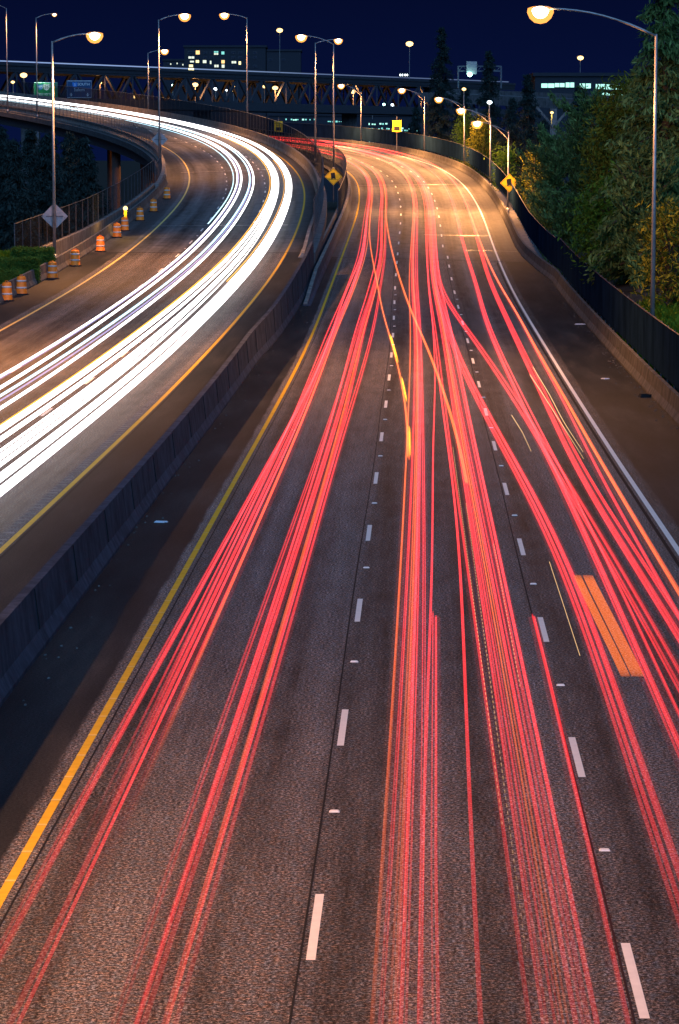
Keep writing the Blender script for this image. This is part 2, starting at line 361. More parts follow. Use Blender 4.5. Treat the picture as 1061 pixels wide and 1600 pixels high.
# painted lines, one piece each
PER = 12.192
for base_s, off in ((8.8525, 0.0), (6.553, 3.664)):
    for n in range(-3, 31):
        s = base_s+PER*n+(-3.2 if n >= 15 else 0); 
        sub = np.linspace(s-1.5, s+1.5, 4); d = (-.25 if (n >= 16 and off > 1) else 0)
        strip('lane_dash', R, sub, off+d-.055, off+d+.055, .004, 'white', roadR)
        m = s+PER/2
        if n < 12:
            p = R.P(m, off+.045)
            for dx in (0.,):
                MB().box((p[0], p[1], p[2]+.012), (.15, .11, .022), -R.head(m), .7).build('road_marker', 'white', roadR)
strip('edge_line', R, np.arange(-60, 440, 2.), 7.35-.07, 7.35+.07, .004, 'white', roadR)
# yellow edge line of taped lengths with paler laps
s = -20.0; i = 0
while s < 120:
    ln = 1.55 if s < 70 else 6.0
    strip('yellow_line_length', R, np.linspace(s+.05, s+ln-.0, 3), -3.994-.066, -3.994+.066, .004, 'yellow', roadR)
    if s < 70: strip('yellow_line_lap', R, [s, s+.09], -3.994-.07, -3.994+.07, .006, 'yellow_l', roadR)
    s += ln
strip('edge_line', R, np.arange(s, 440, 2.), -3.994-.066, -3.994+.066, .004, 'yellow', roadR)
for base_s, off in ((189.69, 0.0), (148.4, 3.54)):
    for n in range(-16 if off < 1 else -13, 21):
        s = base_s+PER*n; strip('lane_dash', L, np.linspace(s-1.4, s+1.4, 3), off-.06, off+.06, .004, 'white', roadL)
        if n > -8:
            p = L.P(s+PER/2, off+.05); MB().box((p[0], p[1], p[2]+.012), (.13, .11, .024), -L.head(s), .7).build('road_marker', 'white', roadL)
strip('edge_line', L, np.arange(-80, 440, 2.), -3.525-.07, -3.525+.07, .004, 'yellow_l', roadL)
strip('edge_line', L, np.arange(-80, 440, 2.), 6.994-.07, 6.994+.07, .004, 'yellow', roadL)
# sealed joints along and across
for o in (-.155, 3.52): strip('sealed_joint', R, np.arange(-60, 184, 2.), lambda S, o=o: o+.02*np.sin(S*.13), lambda S, o=o: o+.028+.02*np.sin(S*.13), .003, 'joint', roadR)
strip('sealed_joint', R, np.arange(-60, 182, 2.), -3.83, -3.80, .003, 'joint', roadR)
strip('sealed_joint', R, np.arange(-60, 184, 2.), 7.10, 7.19, .003, 'joint', roadR)
strip('sealed_joint', L, np.arange(-60, 131, 2.), 7.13, 7.20, .003, 'joint', roadL)
def cross_joint(rd, road, s, o0, o1, w, mat, slope=0.): 
    a = [rd.P(s+slope*o+d, o, .005) for o in np.linspace(o0, o1, 8) for d in (0, w)]
    mk('expansion_joint', a, [(2*i, 2*i+2, 2*i+3, 2*i+1) for i in range(7)], mat, road)
for s, o0, o1, w, m in ((183.2, -5.0, 7.6, .25, 'joint'), (211., 2.0, 7.3, .18, 'steel_joint'), (289.8, -3.9, 7.2, .25, 'steel_joint'), (194.2, 5., 9., .1, 'steel_joint'), (200., -5, 7.3, .15, 'joint'), (232., -5, 8.8, .12, 'joint')):
    cross_joint(R, roadR, s, o0, o1, w, m)
for s, o0, o1, w, m in ((131.2, -5.9, 8, .3, 'joint'), (157.3, -3.4, 6.2, .22, 'steel_joint'), (231.7, -4.3, 5.9, .25, 'steel_joint'), (144., -5.8, 7.9, .15, 'joint'), (300., -2.5, 1.5, .3, 'steel_joint')):
    cross_joint(L, roadL, s, o0, o1, w, m)
# rumble grooves beside the yellow line, left carriageway: raised bars coloured pale as lit
mb = MB()
for i in range(170):
    s = -18+i*.62; p = L.P(s, 6.72); mb.box((p[0], p[1], p[2]+.004), (.30, .20, .012), -L.head(s), .6)
tag(mb.build('rumble_strip', 'conc_l', roadL), kind='stuff')

# ================================================================== BARRIERS AND FENCES
def barrier_prof(o, d, h=.82, b=.42, t=.16):
    """safety-shape barrier: road-side toe at o, body extends towards d (+1 right, -1 left)"""
    return [(o, -.05), (o, .08), (o+d*.13, .33), (o+d*.20, h), (o+d*(.20+t), h), (o+d*(.27+t), .33), (o+d*b, .08), (o+d*b, -.05)]
# median wall between the carriageways
Sm = np.arange(-60, 168, 3.0); V = []; n = 0
mbase = lambda s: ipl(s, [(-100, -5.83), (100, -5.80), (116, -5.5), (130, -5.36), (150, -5.22), (170, -5.2)])
for s in Sm:
    b = float(mbase(s)); p = R.P(s, b); sl = p[1]-60; zl = L.P(sl, 8.6)[2]; top = max(p[2]+.86, zl+.80); hh = top-p[2]
    for o, z in ((0, p[2]-.1), (0, p[2]+.08), (-.12, p[2]+.32), (-.21, top), (-.40, top), (-.52, max(zl+.32, p[2]+.3)), (-.60, max(zl+.05, p[2]+.05)), (-.60, p[2]-.3)):
        q = R.P(s, b+o); V.append((q[0], q[1], z))
k = 8; Fc = [(i*k+j, i*k+(j+1) % k, (i+1)*k+(j+1) % k, (i+1)*k+j) for i in range(len(Sm)-1) for j in range(k)]+[tuple(range(k))[::-1], tuple((len(Sm)-1)*k+j for j in range(k))]
mwall = mk('median_wall', V, Fc, 'conc')  # stained, and coloured dark blue for the shade on its face
for s in np.arange(-8, 160, 6.1):
    b = float(mbase(s)); p = R.P(s, b-.16); zt = max(R.P(s, b)[2]+.86, L.P(p[1]-60, 8.6)[2]+.8)
    q0 = R.P(s, b-.115); q1 = R.P(s, b-.205); MB().beam((q0[0], q0[1], R.P(s, b)[2]+.34), (q1[0], q1[1], zt-.02), .03, .012).build('wall_joint', 'joint', mwall)
tag(mwall, 'long stained concrete median wall between the two carriageways', 'wall')
# right barrier, near part
rshift = lambda s: ipl(s, [(-100, 10.36), (165, 10.25), (176, 9.7), (190, 9.15), (200, 9.02), (500, 9.4)])
tag(loft('concrete_barrier', R, np.arange(-60, 461, 3.), barrier_prof(0, 1), 'conc_k', None, True, rshift), 'long concrete barrier along the right shoulder of the red streaked carriageway', 'barrier')
def taper_barrier(name, rd, S, off, d, h, b, t, s_t0, s_t1, label):
    """barrier whose top rises out of the wall between s_t0 and s_t1; body coloured dark as shaded, thin cap coloured pale as lit"""
    r = empty(name, rd.P(S[0], off)); tag(r, label, 'barrier'); V = []; Vc = []
    for s in S:
        k = min(1, max(.12, (s-s_t0)/(s_t1-s_t0))); 
        for o, z in barrier_prof(off, d, h, b, t):
            p = rd.P(s, o); V.append((p[0], p[1], rd.P(s, off)[2]+(z*k if z > 0 else z)))
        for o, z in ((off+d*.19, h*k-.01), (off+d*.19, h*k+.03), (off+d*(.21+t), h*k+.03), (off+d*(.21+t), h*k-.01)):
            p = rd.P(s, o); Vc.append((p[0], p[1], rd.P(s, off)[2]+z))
    for nm, vv, k, mt in (('body', V, 8, 'conc' if rd is R else 'conc_l'), ('cap', Vc, 4, 'conc_l')):  # on R the shade is in the dark body colour, the light in the cap
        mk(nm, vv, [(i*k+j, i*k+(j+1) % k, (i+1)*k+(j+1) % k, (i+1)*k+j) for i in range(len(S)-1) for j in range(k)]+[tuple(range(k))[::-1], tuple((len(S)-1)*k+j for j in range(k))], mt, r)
    return r
taper_barrier('concrete_barrier', R, np.arange(138, 440, 3.), -4.72, -1, .85, .46, .2, 136, 158, 'low concrete parapet on the left edge of the red streaked bridge')
taper_barrier('concrete_barrier', R, np.arange(158, 232, 3.), -5.25, -1, .98, .46, .14, 154, 176, 'second brown ledge wall directly left of the red streaked bridge parapet')
taper_barrier('concrete_barrier', L, np.arange(127, 480, 3.), 7.95, 1, .95, .46, .2, 122, 140, 'curved pale concrete barrier outside the white headlight streaks')
# outer parapet of the left bridge with its pierced panels
par = empty('bridge_parapet', L.P(200, -6.1)); tag(par, 'pierced concrete parapet on the inner edge of the left bridge', 'parapet')
Sp = np.arange(196, 470, 2.)
loft('kerb', L, Sp, [(-5.75, -.05), (-5.75, .22), (-6.3, .22), (-6.3, -.05)], 'conc_l', par); loft('top_rail', L, Sp, [(-5.85, .78), (-5.85, .96), (-6.2, .96), (-6.2, .78)], 'conc_l', par)
mb = MB()
for s in np.arange(196, 468, .85):
    p = L.P(s, -6.02); mb.box((p[0], p[1], p[2]+.5), (.2, .32, .57), -L.head(s))
tag(mb.build('baluster', 'conc_l', par), kind='stuff')

def fence(label, rd, s0, s1, off, h0, h1, step, mat, top_rail=True, sub=2, pr=.035, cat='fence'):
    f = (lambda s: off(s)) if callable(off) else (lambda s: off)
    r = empty('fence', rd.P(s0, f(s0))); tag(r, label, cat)
    n = int(round((s1-s0)/step)); SS = np.linspace(s0, s1, n+1)
    for i, s in enumerate(SS):
        p = rd.P(s, f(s)+(pr+.02)*(1 if f(s) > 0 else -1)); MB().tube([(p[0], p[1], p[2]+h0-.25), (p[0], p[1], p[2]+h1+.03)], pr, 6).build('post', 'post', r)
        if i == n: break
        q = np.linspace(s, SS[i+1], sub+1); A = [rd.P(t, f(t), h0) for t in q]; B = [rd.P(t, f(t), h1) for t in q]; U = [(0, t) for t in q]+[(h1-h0, t) for t in q]
        m = sub+1; mk('panel', A+B, [(j, j+1, m+j+1, m+j) for j in range(sub)], mat, r, U)
    if top_rail: MB().tube([rd.P(t, f(t), h1) for t in np.arange(s0, s1, step)], .025, 5).build('top_rail', 'post', r)
    return r
fence('tall dark slatted fence behind the right shoulder barrier', R, -30, 168, lambda s: float(rshift(s))+.52, .80, 2.82, 3.0, 'fence')
fence('tall dark fence along the right parapet of the red streaked bridge', R, 168, 440, lambda s: float(rshift(s))+float(ipl(s, [(168, .52), (190, 1.05)])), .80, 2.7, 3.0, 'fence')
fence('dark wire fence along the curved barrier outside the white streaks', L, 139, 460, 8.55, .85, 2.95, 3.0, 'mesh')
fence('dark fence on the left parapet of the red streaked bridge', R, 222, 430, -5.28, .80, 2.9, 2.6, 'mesh')
fence('wire fence standing on the pierced bridge parapet', L, 200, 466, -6.22, .9, 2.55, 3.0, 'mesh2')
woff = lambda s: float(ipl(s, [(100, -8.5), (118, -8.1), (140, -7.2), (170, -6.6), (200, -6.15), (250, -6.1)]))
wallL = loft('retaining_wall', L, np.arange(113, 200, 3.), [(0, -2.5), (0, .98), (-.3, .98), (-.3, -2.5)], 'conc_l', None, True, woff, 0); tag(wallL, 'low concrete retaining wall under the wire fence behind the barrels', 'wall')
fence('wire fence on the retaining wall behind the orange barrels', L, 113, 200, lambda s: woff(s)-.15, .95, 3.0, 3.0, 'mesh2')
# temporary barrier segments behind the barrels
kp = barrier_prof(0, -1, .82, .5, .14)
for i, s in enumerate(np.arange(87, 214, 3.85)):
    sh = lambda t: ipl(t, [(60, -6.2), (100, -6.02), (160, -5.95), (200, -5.55), (250, -5.4)])
    o = loft('concrete_barrier', L, [s, s+1.9, s+3.78], kp, 'conc_k', None, True, sh)
    n_ = i+1; tag(o, 'precast concrete barrier segment behind the orange barrels, %d%s from the left edge' % (n_, 'th' if 10 < n_ < 14 else {1: 'st', 2: 'nd', 3: 'rd'}.get(n_ % 10, 'th')), 'barrier', 'precast barrier segments behind the barrels')

# ================================================================== STREET LAMPS
LAMPC = (1.0, .41, .125)
def street_lamp(P, toward, label, H=15.2, reach=3.0, rise=.9, style='mast', power=9000., r=.115, lens=.33, group=None, light=True, cone=150, blend=.55):
    """toward: heading (radians, 0 = +x, counter-clockwise) in which the arm points"""
    o = empty('street_lamp', P, toward, local=True); tag(o, label, 'street lamp', group or 'street lamps along the freeway')
    MB().tube([(0, 0, -.4), (0, 0, H*.5), (0, 0, H)], [r, r*.8, r*.55], 10).build('pole', 'pole', o, True)
    MB().tube([(0, 0, 0), (0, 0, .5)], r*1.5, 10).build('pole_base', 'pole', o, True)
    if style == 'mast':
        pts = [(reach*t, 0, H-.1+rise*(1-(1-t)**2)) for t in np.linspace(0, 1, 9)]
        MB().tube(pts, [r*.5]*3+[r*.4]*6, 8).build('arm', 'pole', o, True); e = pts[-1]
    else:
        pts = [(reach*t, 0, H-.75+(rise+.75)*math.sin(t*math.pi/2)**.9) for t in np.linspace(0, 1, 11)]
        MB().tube(pts, r*.42, 8).build('arm', 'pole', o, True); e = pts[-1]
        MB().tube([(0, 0, H-.08), (reach*.28, 0, H+rise*.33), (reach*.55, 0, H+rise*.68)], r*.3, 6).build('brace', 'pole', o, True)
    hd = MB(); hd.lathe([(.05, .12), (.16, .10), (.24, .03), (.25, -.02), (.2, -.05)][::-1], 14, (0, 0, 0))
    hd.v = [(e[0]+.35+v[0]*1.7, v[1], e[2]+v[2]+.02) for v in hd.v]
    head = hd.build('luminaire', 'head', o, True)
    def bowl(k):
        ln = MB(); ln.lathe([(.02, -lens*1.15*k), (lens*.45*k, -lens*1.05*k), (lens*.8*k, -lens*.72*k), (lens*k, -.25*lens*k), (lens*.95*k, .05), (lens*.6*k, .12)], 18)
        ln.v = [(e[0]+.38+v[0]*1.08, v[1], e[2]-.03+v[2]) for v in ln.v]; return ln
    bowl(.74).build('bulb', 'lens', head, True); bowl(1.18).build('lens', 'refractor_halo', head, True)  # outer bowl glows orange like a halo round the bulb
    if light:
        ld = bpy.data.lights.new('lamp_light', 'SPOT'); lo = bpy.data.objects.new('lamp_light', ld); COL.objects.link(lo)
        ld.energy = power; ld.color = LAMPC; ld.spot_size = math.radians(cone); ld.spot_blend = blend; ld.shadow_soft_size = .25
        lo.parent = o; lo.location = (e[0]+.38, 0, e[2]-lens-.12)
    return o
def lamp_on(rd, s, off, side, label, dz=0., turn=0., **k):
    # side +1: arm points to growing offset, -1: to falling offset
    p = rd.P(s, off); p[2] += dz; h = rd.head(s)
    return street_lamp(p, (-h if side > 0 else math.pi-h)+turn, label, **k)
lamp_on(R, 103.5, 11.6, -1, 'tall street lamp with long curved arm behind the right slatted fence', reach=4.7, rise=1.2, H=14.6, power=5600., lens=.46, cone=179, blend=.06)
lamp_on(L, 123., -7.3, 1, 'tall street lamp by the hedge with a blank diamond sign on its pole', reach=2.3, rise=.55, H=13.8, power=13000., lens=.42)
lamp_on(L, 241., -6.35, 1, 'tall street lamp on the inner bend of the left bridge with blank diamond sign', reach=2.3, rise=.6, H=15.2, power=11000., lens=.5)
lamp_on(L, 382., 8.5, 1, 'shorter lamp at the far outer edge of the white streaks', reach=2.2, rise=.5, H=9.4, lens=.5, power=6000.)
lamp_on(L, 308., 8.75, -1, 'tall lamp on the outside of the bend leaning over the white streaks', reach=2.5, rise=.5, H=14.8, lens=.5, power=12000.)
lamp_on(R, 351.5, -5.55, 1, 'farther of two median lamps, its arm pointing right', reach=2.6, rise=.5, H=15.3, lens=.45, power=11000.)
lamp_on(R, 324.5, -5.55, -1, 'nearer of two median lamps, its arm pointing left', reach=3.5, rise=1.0, H=15.2, lens=.55, power=11000.)
lamp_on(L, 392.5, -6.5, 1, 'tall far lamp left of the green sign', reach=2.5, rise=.7, H=15.2, lens=.3, power=9000.)
lamp_on(L, 413.5, -6.5, -1, 'lamp pole at the left edge of the picture with arm pointing out left', reach=2.4, rise=.7, H=16.5, lens=.4, power=8000.)
for s, l, H in ((240.5, 'nearest short lamp on the right bridge parapet above the yellow truck sign', 7.4), (281., 'second short lamp from the truck sign on the right parapet', 7.4), (321.5, 'third short lamp from the truck sign on the right parapet', 7.6),
             (359., 'fourth short lamp along the right parapet of the bend', 7.95), (398.5, 'farthest short lamp along the right parapet of the bend', 8.0)):
    lamp_on(R, s, float(rshift(s))+.72, -1, l, reach=2.75, rise=.85, H=H, style='truss', r=.10, lens=.42, power=14500., dz=0, turn=.38 if s < 250 else .1, cone=174, blend=.2)
# lamps of the same rows on the near side, outside the frame
lamp_on(L, 58., -8.3, 1, 'tall street lamp of the left row, out of frame to the left', reach=2.3, rise=.55, H=13.8, power=20000., lens=.42, cone=165)
lamp_on(L, -32., -8.3, 1, 'tall street lamp of the left row beside the camera, out of frame', reach=2.3, rise=.55, H=13.8, power=37000., lens=.42, cone=165)

# ================================================================== SIGNS
def text_mesh(txt, size, mat, parent, loc, rotz=0., name='lettering'):
    cu = bpy.data.curves.new(name, 'FONT'); cu.body = txt; cu.size = size; cu.align_x = 'CENTER'; cu.align_y = 'CENTER'; cu.extrude = .004
    cu.materials.append(M[mat]); tmp = bpy.data.objects.new(name, cu); me = bpy.data.meshes.new_from_object(tmp); bpy.data.objects.remove(tmp); o = bpy.data.objects.new(name, me); COL.objects.link(o)
    o.parent = parent; o.location = loc; o.rotation_euler = (math.pi/2, 0, rotz); return o
def diamond(P, rz, label, back=False, side=1.2, post=None):
    o = empty('warning_sign', P, rz, local=True); tag(o, label, 'road sign')
    h = side/math.sqrt(2); t = .012
    def rhomb(k, y0, y1): return ([(0, y0, -k), (k, y0, 0), (0, y0, k), (-k, y0, 0), (0, y1, -k), (k, y1, 0), (0, y1, k), (-k, y1, 0)], [(0, 1, 2, 3), (7, 6, 5, 4), (0, 4, 5, 1), (1, 5, 6, 2), (2, 6, 7, 3), (3, 7, 4, 0)])
    MB().add(*rhomb(h, -t, t)).build('panel', 'sign_b' if back else 'sign_y', o)
    if back:
        MB().box((0, -t-.02, 0), (1.1, .04, .05)).build('bracket', 'post', o)
    else:
        k = h*.93; V = []; 
        for a in (1.0, .955):
            V += [(0, -t-.004, -k*a), (k*a, -t-.004, 0), (0, -t-.004, k*a), (-k*a, -t-.004, 0)]
        mk('border', V, [(i, (i+1) % 4, 4+(i+1) % 4, 4+i) for i in range(4)], 'black', o)
        # tipping truck seen from behind: leaning body, window, two wheels, ground line
        def leaned(pts, a=.12, c=(-.03, .08)):
            return [(c[0]+x*math.cos(a)-z*math.sin(a), -t-.006, c[1]+x*math.sin(a)+z*math.cos(a)) for x, z in pts]
        V = leaned([(-.21, -.26), (.21, -.26), (.21, .30), (-.21, .30)]); mk('truck_body', V, [(0, 1, 2, 3)], 'black', o)
        for x in (-.15, .15): mk('truck_wheel', leaned([(x-.06, -.34), (x+.06, -.34), (x+.06, -.255), (x-.06, -.255)]), [(0, 1, 2, 3)], 'black', o)
        mk('ground_line', [(-.42, -t-.006, -.285), (.42, -t-.006, -.285), (.42, -t-.006, -.255), (-.42, -t-.006, -.255)], [(0, 1, 2, 3)], 'black', o)
    if post: MB().tube([(0, .06, -post), (0, .06, h*.9)], .04, 8).build('post', 'post', o)
    return o
diamond(at(796, 286, 264.85), 0, 'yellow diamond sign of a tipping truck on the right lamp pole')
diamond(at(521, 276, 283.), 0, 'yellow diamond sign of a tipping truck in the dark median gap', post=2.6)
p = L.P(123., -7.3); diamond((p[0], p[1]+.22, at(86, 338, p[1])[2]), .1, 'blank back of a diamond sign on the lamp pole by the hedge', back=True)
p = L.P(241., -6.35); diamond((p[0], p[1]+.22, at(252, 218, p[1])[2]), 0, 'blank back of a diamond sign on the pole at the inner bend', back=True)
def speed_sign(P, label, post):
    o = empty('advisory_sign', P, 0, local=True); tag(o, label, 'road sign')
    MB().box((0, 0, 0), (1.22, .06, 1.55)).build('panel', 'sign_y', o)
    MB().box((0, -.05, -.32), (.76, .06, .5)).build('display', 'black', o)
    text_mesh('ADVISORY', .23, 'black', o, (0, -.036, .48)); text_mesh('SPEED', .23, 'black', o, (0, -.036, .17))
    MB().tube([(0, .08, -post), (0, .08, 1.35)], .06, 8).build('post', 'post', o); return o
speed_sign(at(620, 197, 392.), 'yellow square advisory speed sign on the right side of the far bend', 3.6)
speed_sign(at(435, 198, 418.), 'yellow square advisory speed sign seen through the fence left of the bend', 3.4)
def guide_sign(c, w, h, mat, label, build, legs):
    o = empty('guide_sign', c, .0, local=True); tag(o, label, 'road sign')
    MB().box((0, 0, 0), (w, .12, h)).build('panel', mat, o)
    b = MB()
    for a, bb in (((-w/2+.1, -h/2+.1), (w/2-.1, -h/2+.1)), ((-w/2+.1, h/2-.1), (w/2-.1, h/2-.1)), ((-w/2+.1, -h/2+.1), (-w/2+.1, h/2-.1)), ((w/2-.1, -h/2+.1), (w/2-.1, h/2-.1))):
        b.beam((a[0], -.08, a[1]), (bb[0], -.08, bb[1]), .02, .09)
    b.build('border', 'sign_w', o)
    for x in (-w*.35, w*.35): MB().box((x, .25, -legs/2+h*.4), (.3, .3, legs)).build('post', 'post', o)
    build(o); return o
def shield(o, x, z, s, mat, txt, tm):
    pts = [(-.5, .5), (0, .42), (.5, .5), (.55, .1), (.38, -.35), (0, -.58), (-.38, -.35), (-.55, .1)]
    mk('shield', [(x+a*s, -.07, z+b*s) for a, b in pts], [tuple(range(8))], mat, o); text_mesh(txt, s*.75, tm, o, (x, -.085, z-.02))
def gs(o): shield(o, -1.15, .65, 1.1, 'sign_sh', '405', 'sign_w'); shield(o, .15, .65, 1.25, 'sign_w', '26', 'black'); text_mesh('WEST', .75, 'sign_w', o, (1.55, -.075, .72)); text_mesh('Beaverton', .95, 'sign_w', o, (0, -.075, -.75))
def bs(o):
    shield(o, -.9, .95, 1.0, 'sign_sh', '5', 'sign_w'); text_mesh('SOUTH', .75, 'sign_w', o, (.9, -.075, 1.0)); text_mesh('Salem', .95, 'sign_w', o, (0, -.075, -.1))
    for x in (-1.7, 1.7): mk('down_arrow', [(x-.08, -.07, -.75), (x+.08, -.07, -.75), (x+.08, -.07, -1.15), (x+.32, -.07, -1.0), (x, -.07, -1.5), (x-.32, -.07, -1.0), (x-.08, -.07, -1.15)], [tuple(range(7))], 'sign_w', o)
gsign = guide_sign(at(71.5, 141, 600.), 4.9, 3.3, 'sign_g', 'lit green highway guide sign with route shields beyond the white streaks', gs, 14)
guide_sign(at(124, 139.5, 600.), 5.2, 3.6, 'sign_g_unlit', 'green highway guide sign coloured dark blue as unlit, with two down arrows', bs, 14)
for k in (-1.6, 0.0, 1.6):
    MB().tube([(k, 0, 1.6), (k, -.9, 2.0)], .05, 6).build('light_bracket', 'post', gsign)
ld = bpy.data.lights.new('sign_light', 'SPOT'); lo = bpy.data.objects.new('sign_light', ld); COL.objects.link(lo); ld.energy = 420; ld.color = (.75, 1., .8); ld.spot_size = math.radians(100); ld.spot_blend = .5
lo.parent = gsign; lo.location = (-1.2, -2.2, 2.6); lo.rotation_euler = (math.radians(48), 0, 0)

# ================================================================== TRAFFIC BARRELS
def barrel():
    o = empty('traffic_barrel', (0, 0, 0), 0, local=True)
    prof = [(.315, .0), (.315, .06), (.30, .08), (.298, .26), (.288, .28), (.286, .46), (.276, .48), (.274, .66), (.264, .68), (.260, .88), (.245, .94), (.21, .99), (.16, 1.0)]
    MB().lathe(prof, 18).build('body', 'orange', o, True)
    for z0, z1, r0 in ((.33, .43, .294), (.70, .80, .270)): MB().lathe([(r0, z0), (r0-.002, z1)], 18).build('reflective_band', 'refl', o, True)
    MB().lathe([(.40, 0), (.40, .04), (.33, .07)], 18).build('base', 'rubber', o, True)
    MB().tube([(-.09, 0, .98), (-.07, 0, 1.07), (.07, 0, 1.07), (.09, 0, .98)], .018, 6).build('handle', 'orange', o)
    return o
def copy_tree(o, parent=None):
    c = o.copy(); COL.objects.link(c); c.parent = parent
    for ch in list(o.children): copy_tree(ch, c)
    return c
B0 = barrel(); spots = [(93.0, -5.95), (97.5, -5.82), (109.2, -5.67), (119.5, -5.58), (132.3, -5.39), (145.7, -5.58), (152.5, -5.63), (163.2, -5.36), (173.6, -5.04), (190., -4.85)]
words = ['orange barrel cut off by the left edge of the picture', 'second orange barrel from the left edge', 'orange barrel just right of the hedge lamp pole, third from the left', 'fourth orange barrel from the left, standing dark against the barrier', 'fifth orange barrel from the left, well lit',
         'sixth orange barrel from the left, nearer of a close pair', 'seventh orange barrel from the left, farther of a close pair', 'eighth orange barrel from the left', 'ninth orange barrel from the left, second from the bend', 'farthest orange barrel, on the inner bend']
for i, ((s, off), wd_) in enumerate(zip(spots, words)):
    o = B0 if i == 0 else copy_tree(B0); p = L.P(s, off); o.location = p; o.rotation_euler = (0, 0, rnd.uniform(0, 6)); tag(o, wd_, 'traffic barrel', 'orange barrels along the left shoulder')
# amber work lamp behind the barrels
wp = at(196, 326, 207.); o = empty('warning_lamp', (wp[0], wp[1], wp[2]-.5), 0, local=True); tag(o, 'small amber warning lamp on the precast barriers behind the barrels', 'lamp')
MB().box((0, 0, .15), (.2, .14, .5)).build('battery_case', 'sign_y', o)
ln = MB().lathe([(.03, -.16), (.13, -.1), (.17, 0), (.13, .1), (.03, .16)], 12); ln.v = [(v[0], v[1], v[2]+.52) for v in ln.v]; ln.build('lens', 'lens_s', o, True)
ld = bpy.data.lights.new('warning_light', 'POINT'); lo = bpy.data.objects.new('warning_light', ld); COL.objects.link(lo); ld.energy = 160; ld.color = (1., .5, .1); ld.shadow_soft_size = .2; lo.parent = o; lo.location = (0, -.25, .75)
# litter on the right shoulder
for i, (s, off, sz, lab, mt) in enumerate(((129.5, 9.9, (.5, .2, .06), 'crumpled white litter lying against the right barrier toe', 'litter'), (87.5, 10.0, (.42, .3, .14), 'dark bag of litter by the right barrier toe', 'rubber'), (96., 9.0, (.3, .18, .04), 'pale scrap of litter in the middle of the right shoulder', 'litter'), (47., -5.3, (.28, .12, .04), 'pale scrap of litter beside the median wall', 'litter'))):
    p = R.P(s, off); m = MB(); m.box((p[0], p[1], p[2]+sz[2]/2+.003), sz, rnd.uniform(0, 3), .7); m.box((p[0]+sz[0]*.5, p[1]+.05, p[2]+sz[2]*.4+.003), (sz[0]*.5, sz[1]*.7, sz[2]*.8), rnd.uniform(0, 3), .6)
    tag(m.build('litter', mt), lab, 'litter')

gm = MB(); gr = random.Random(3)
for i in range(300):
    s_ = gr.uniform(20, 175); o_ = float(redge(s_))-abs(gr.gauss(0, .28))-.03; z_ = gr.uniform(.012, .035); p = R.P(s_, o_); gm.box((p[0], p[1], p[2]+z_*.4), (z_*2.2, z_*1.8, z_), gr.uniform(0, 3), .6)
for i in range(70):
    s_ = gr.uniform(15, 140); o_ = float(mbase(s_))+abs(gr.gauss(0, .3))+.03; z_ = gr.uniform(.010, .03); p = R.P(s_, o_); gm.box((p[0], p[1], p[2]+z_*.4), (z_*2.2, z_*1.8, z_), gr.uniform(0, 3), .6)
tag(gm.build('grit', 'conc_k'), 'grit and pebbles gathered along the barrier toes', 'grit', kind='stuff')
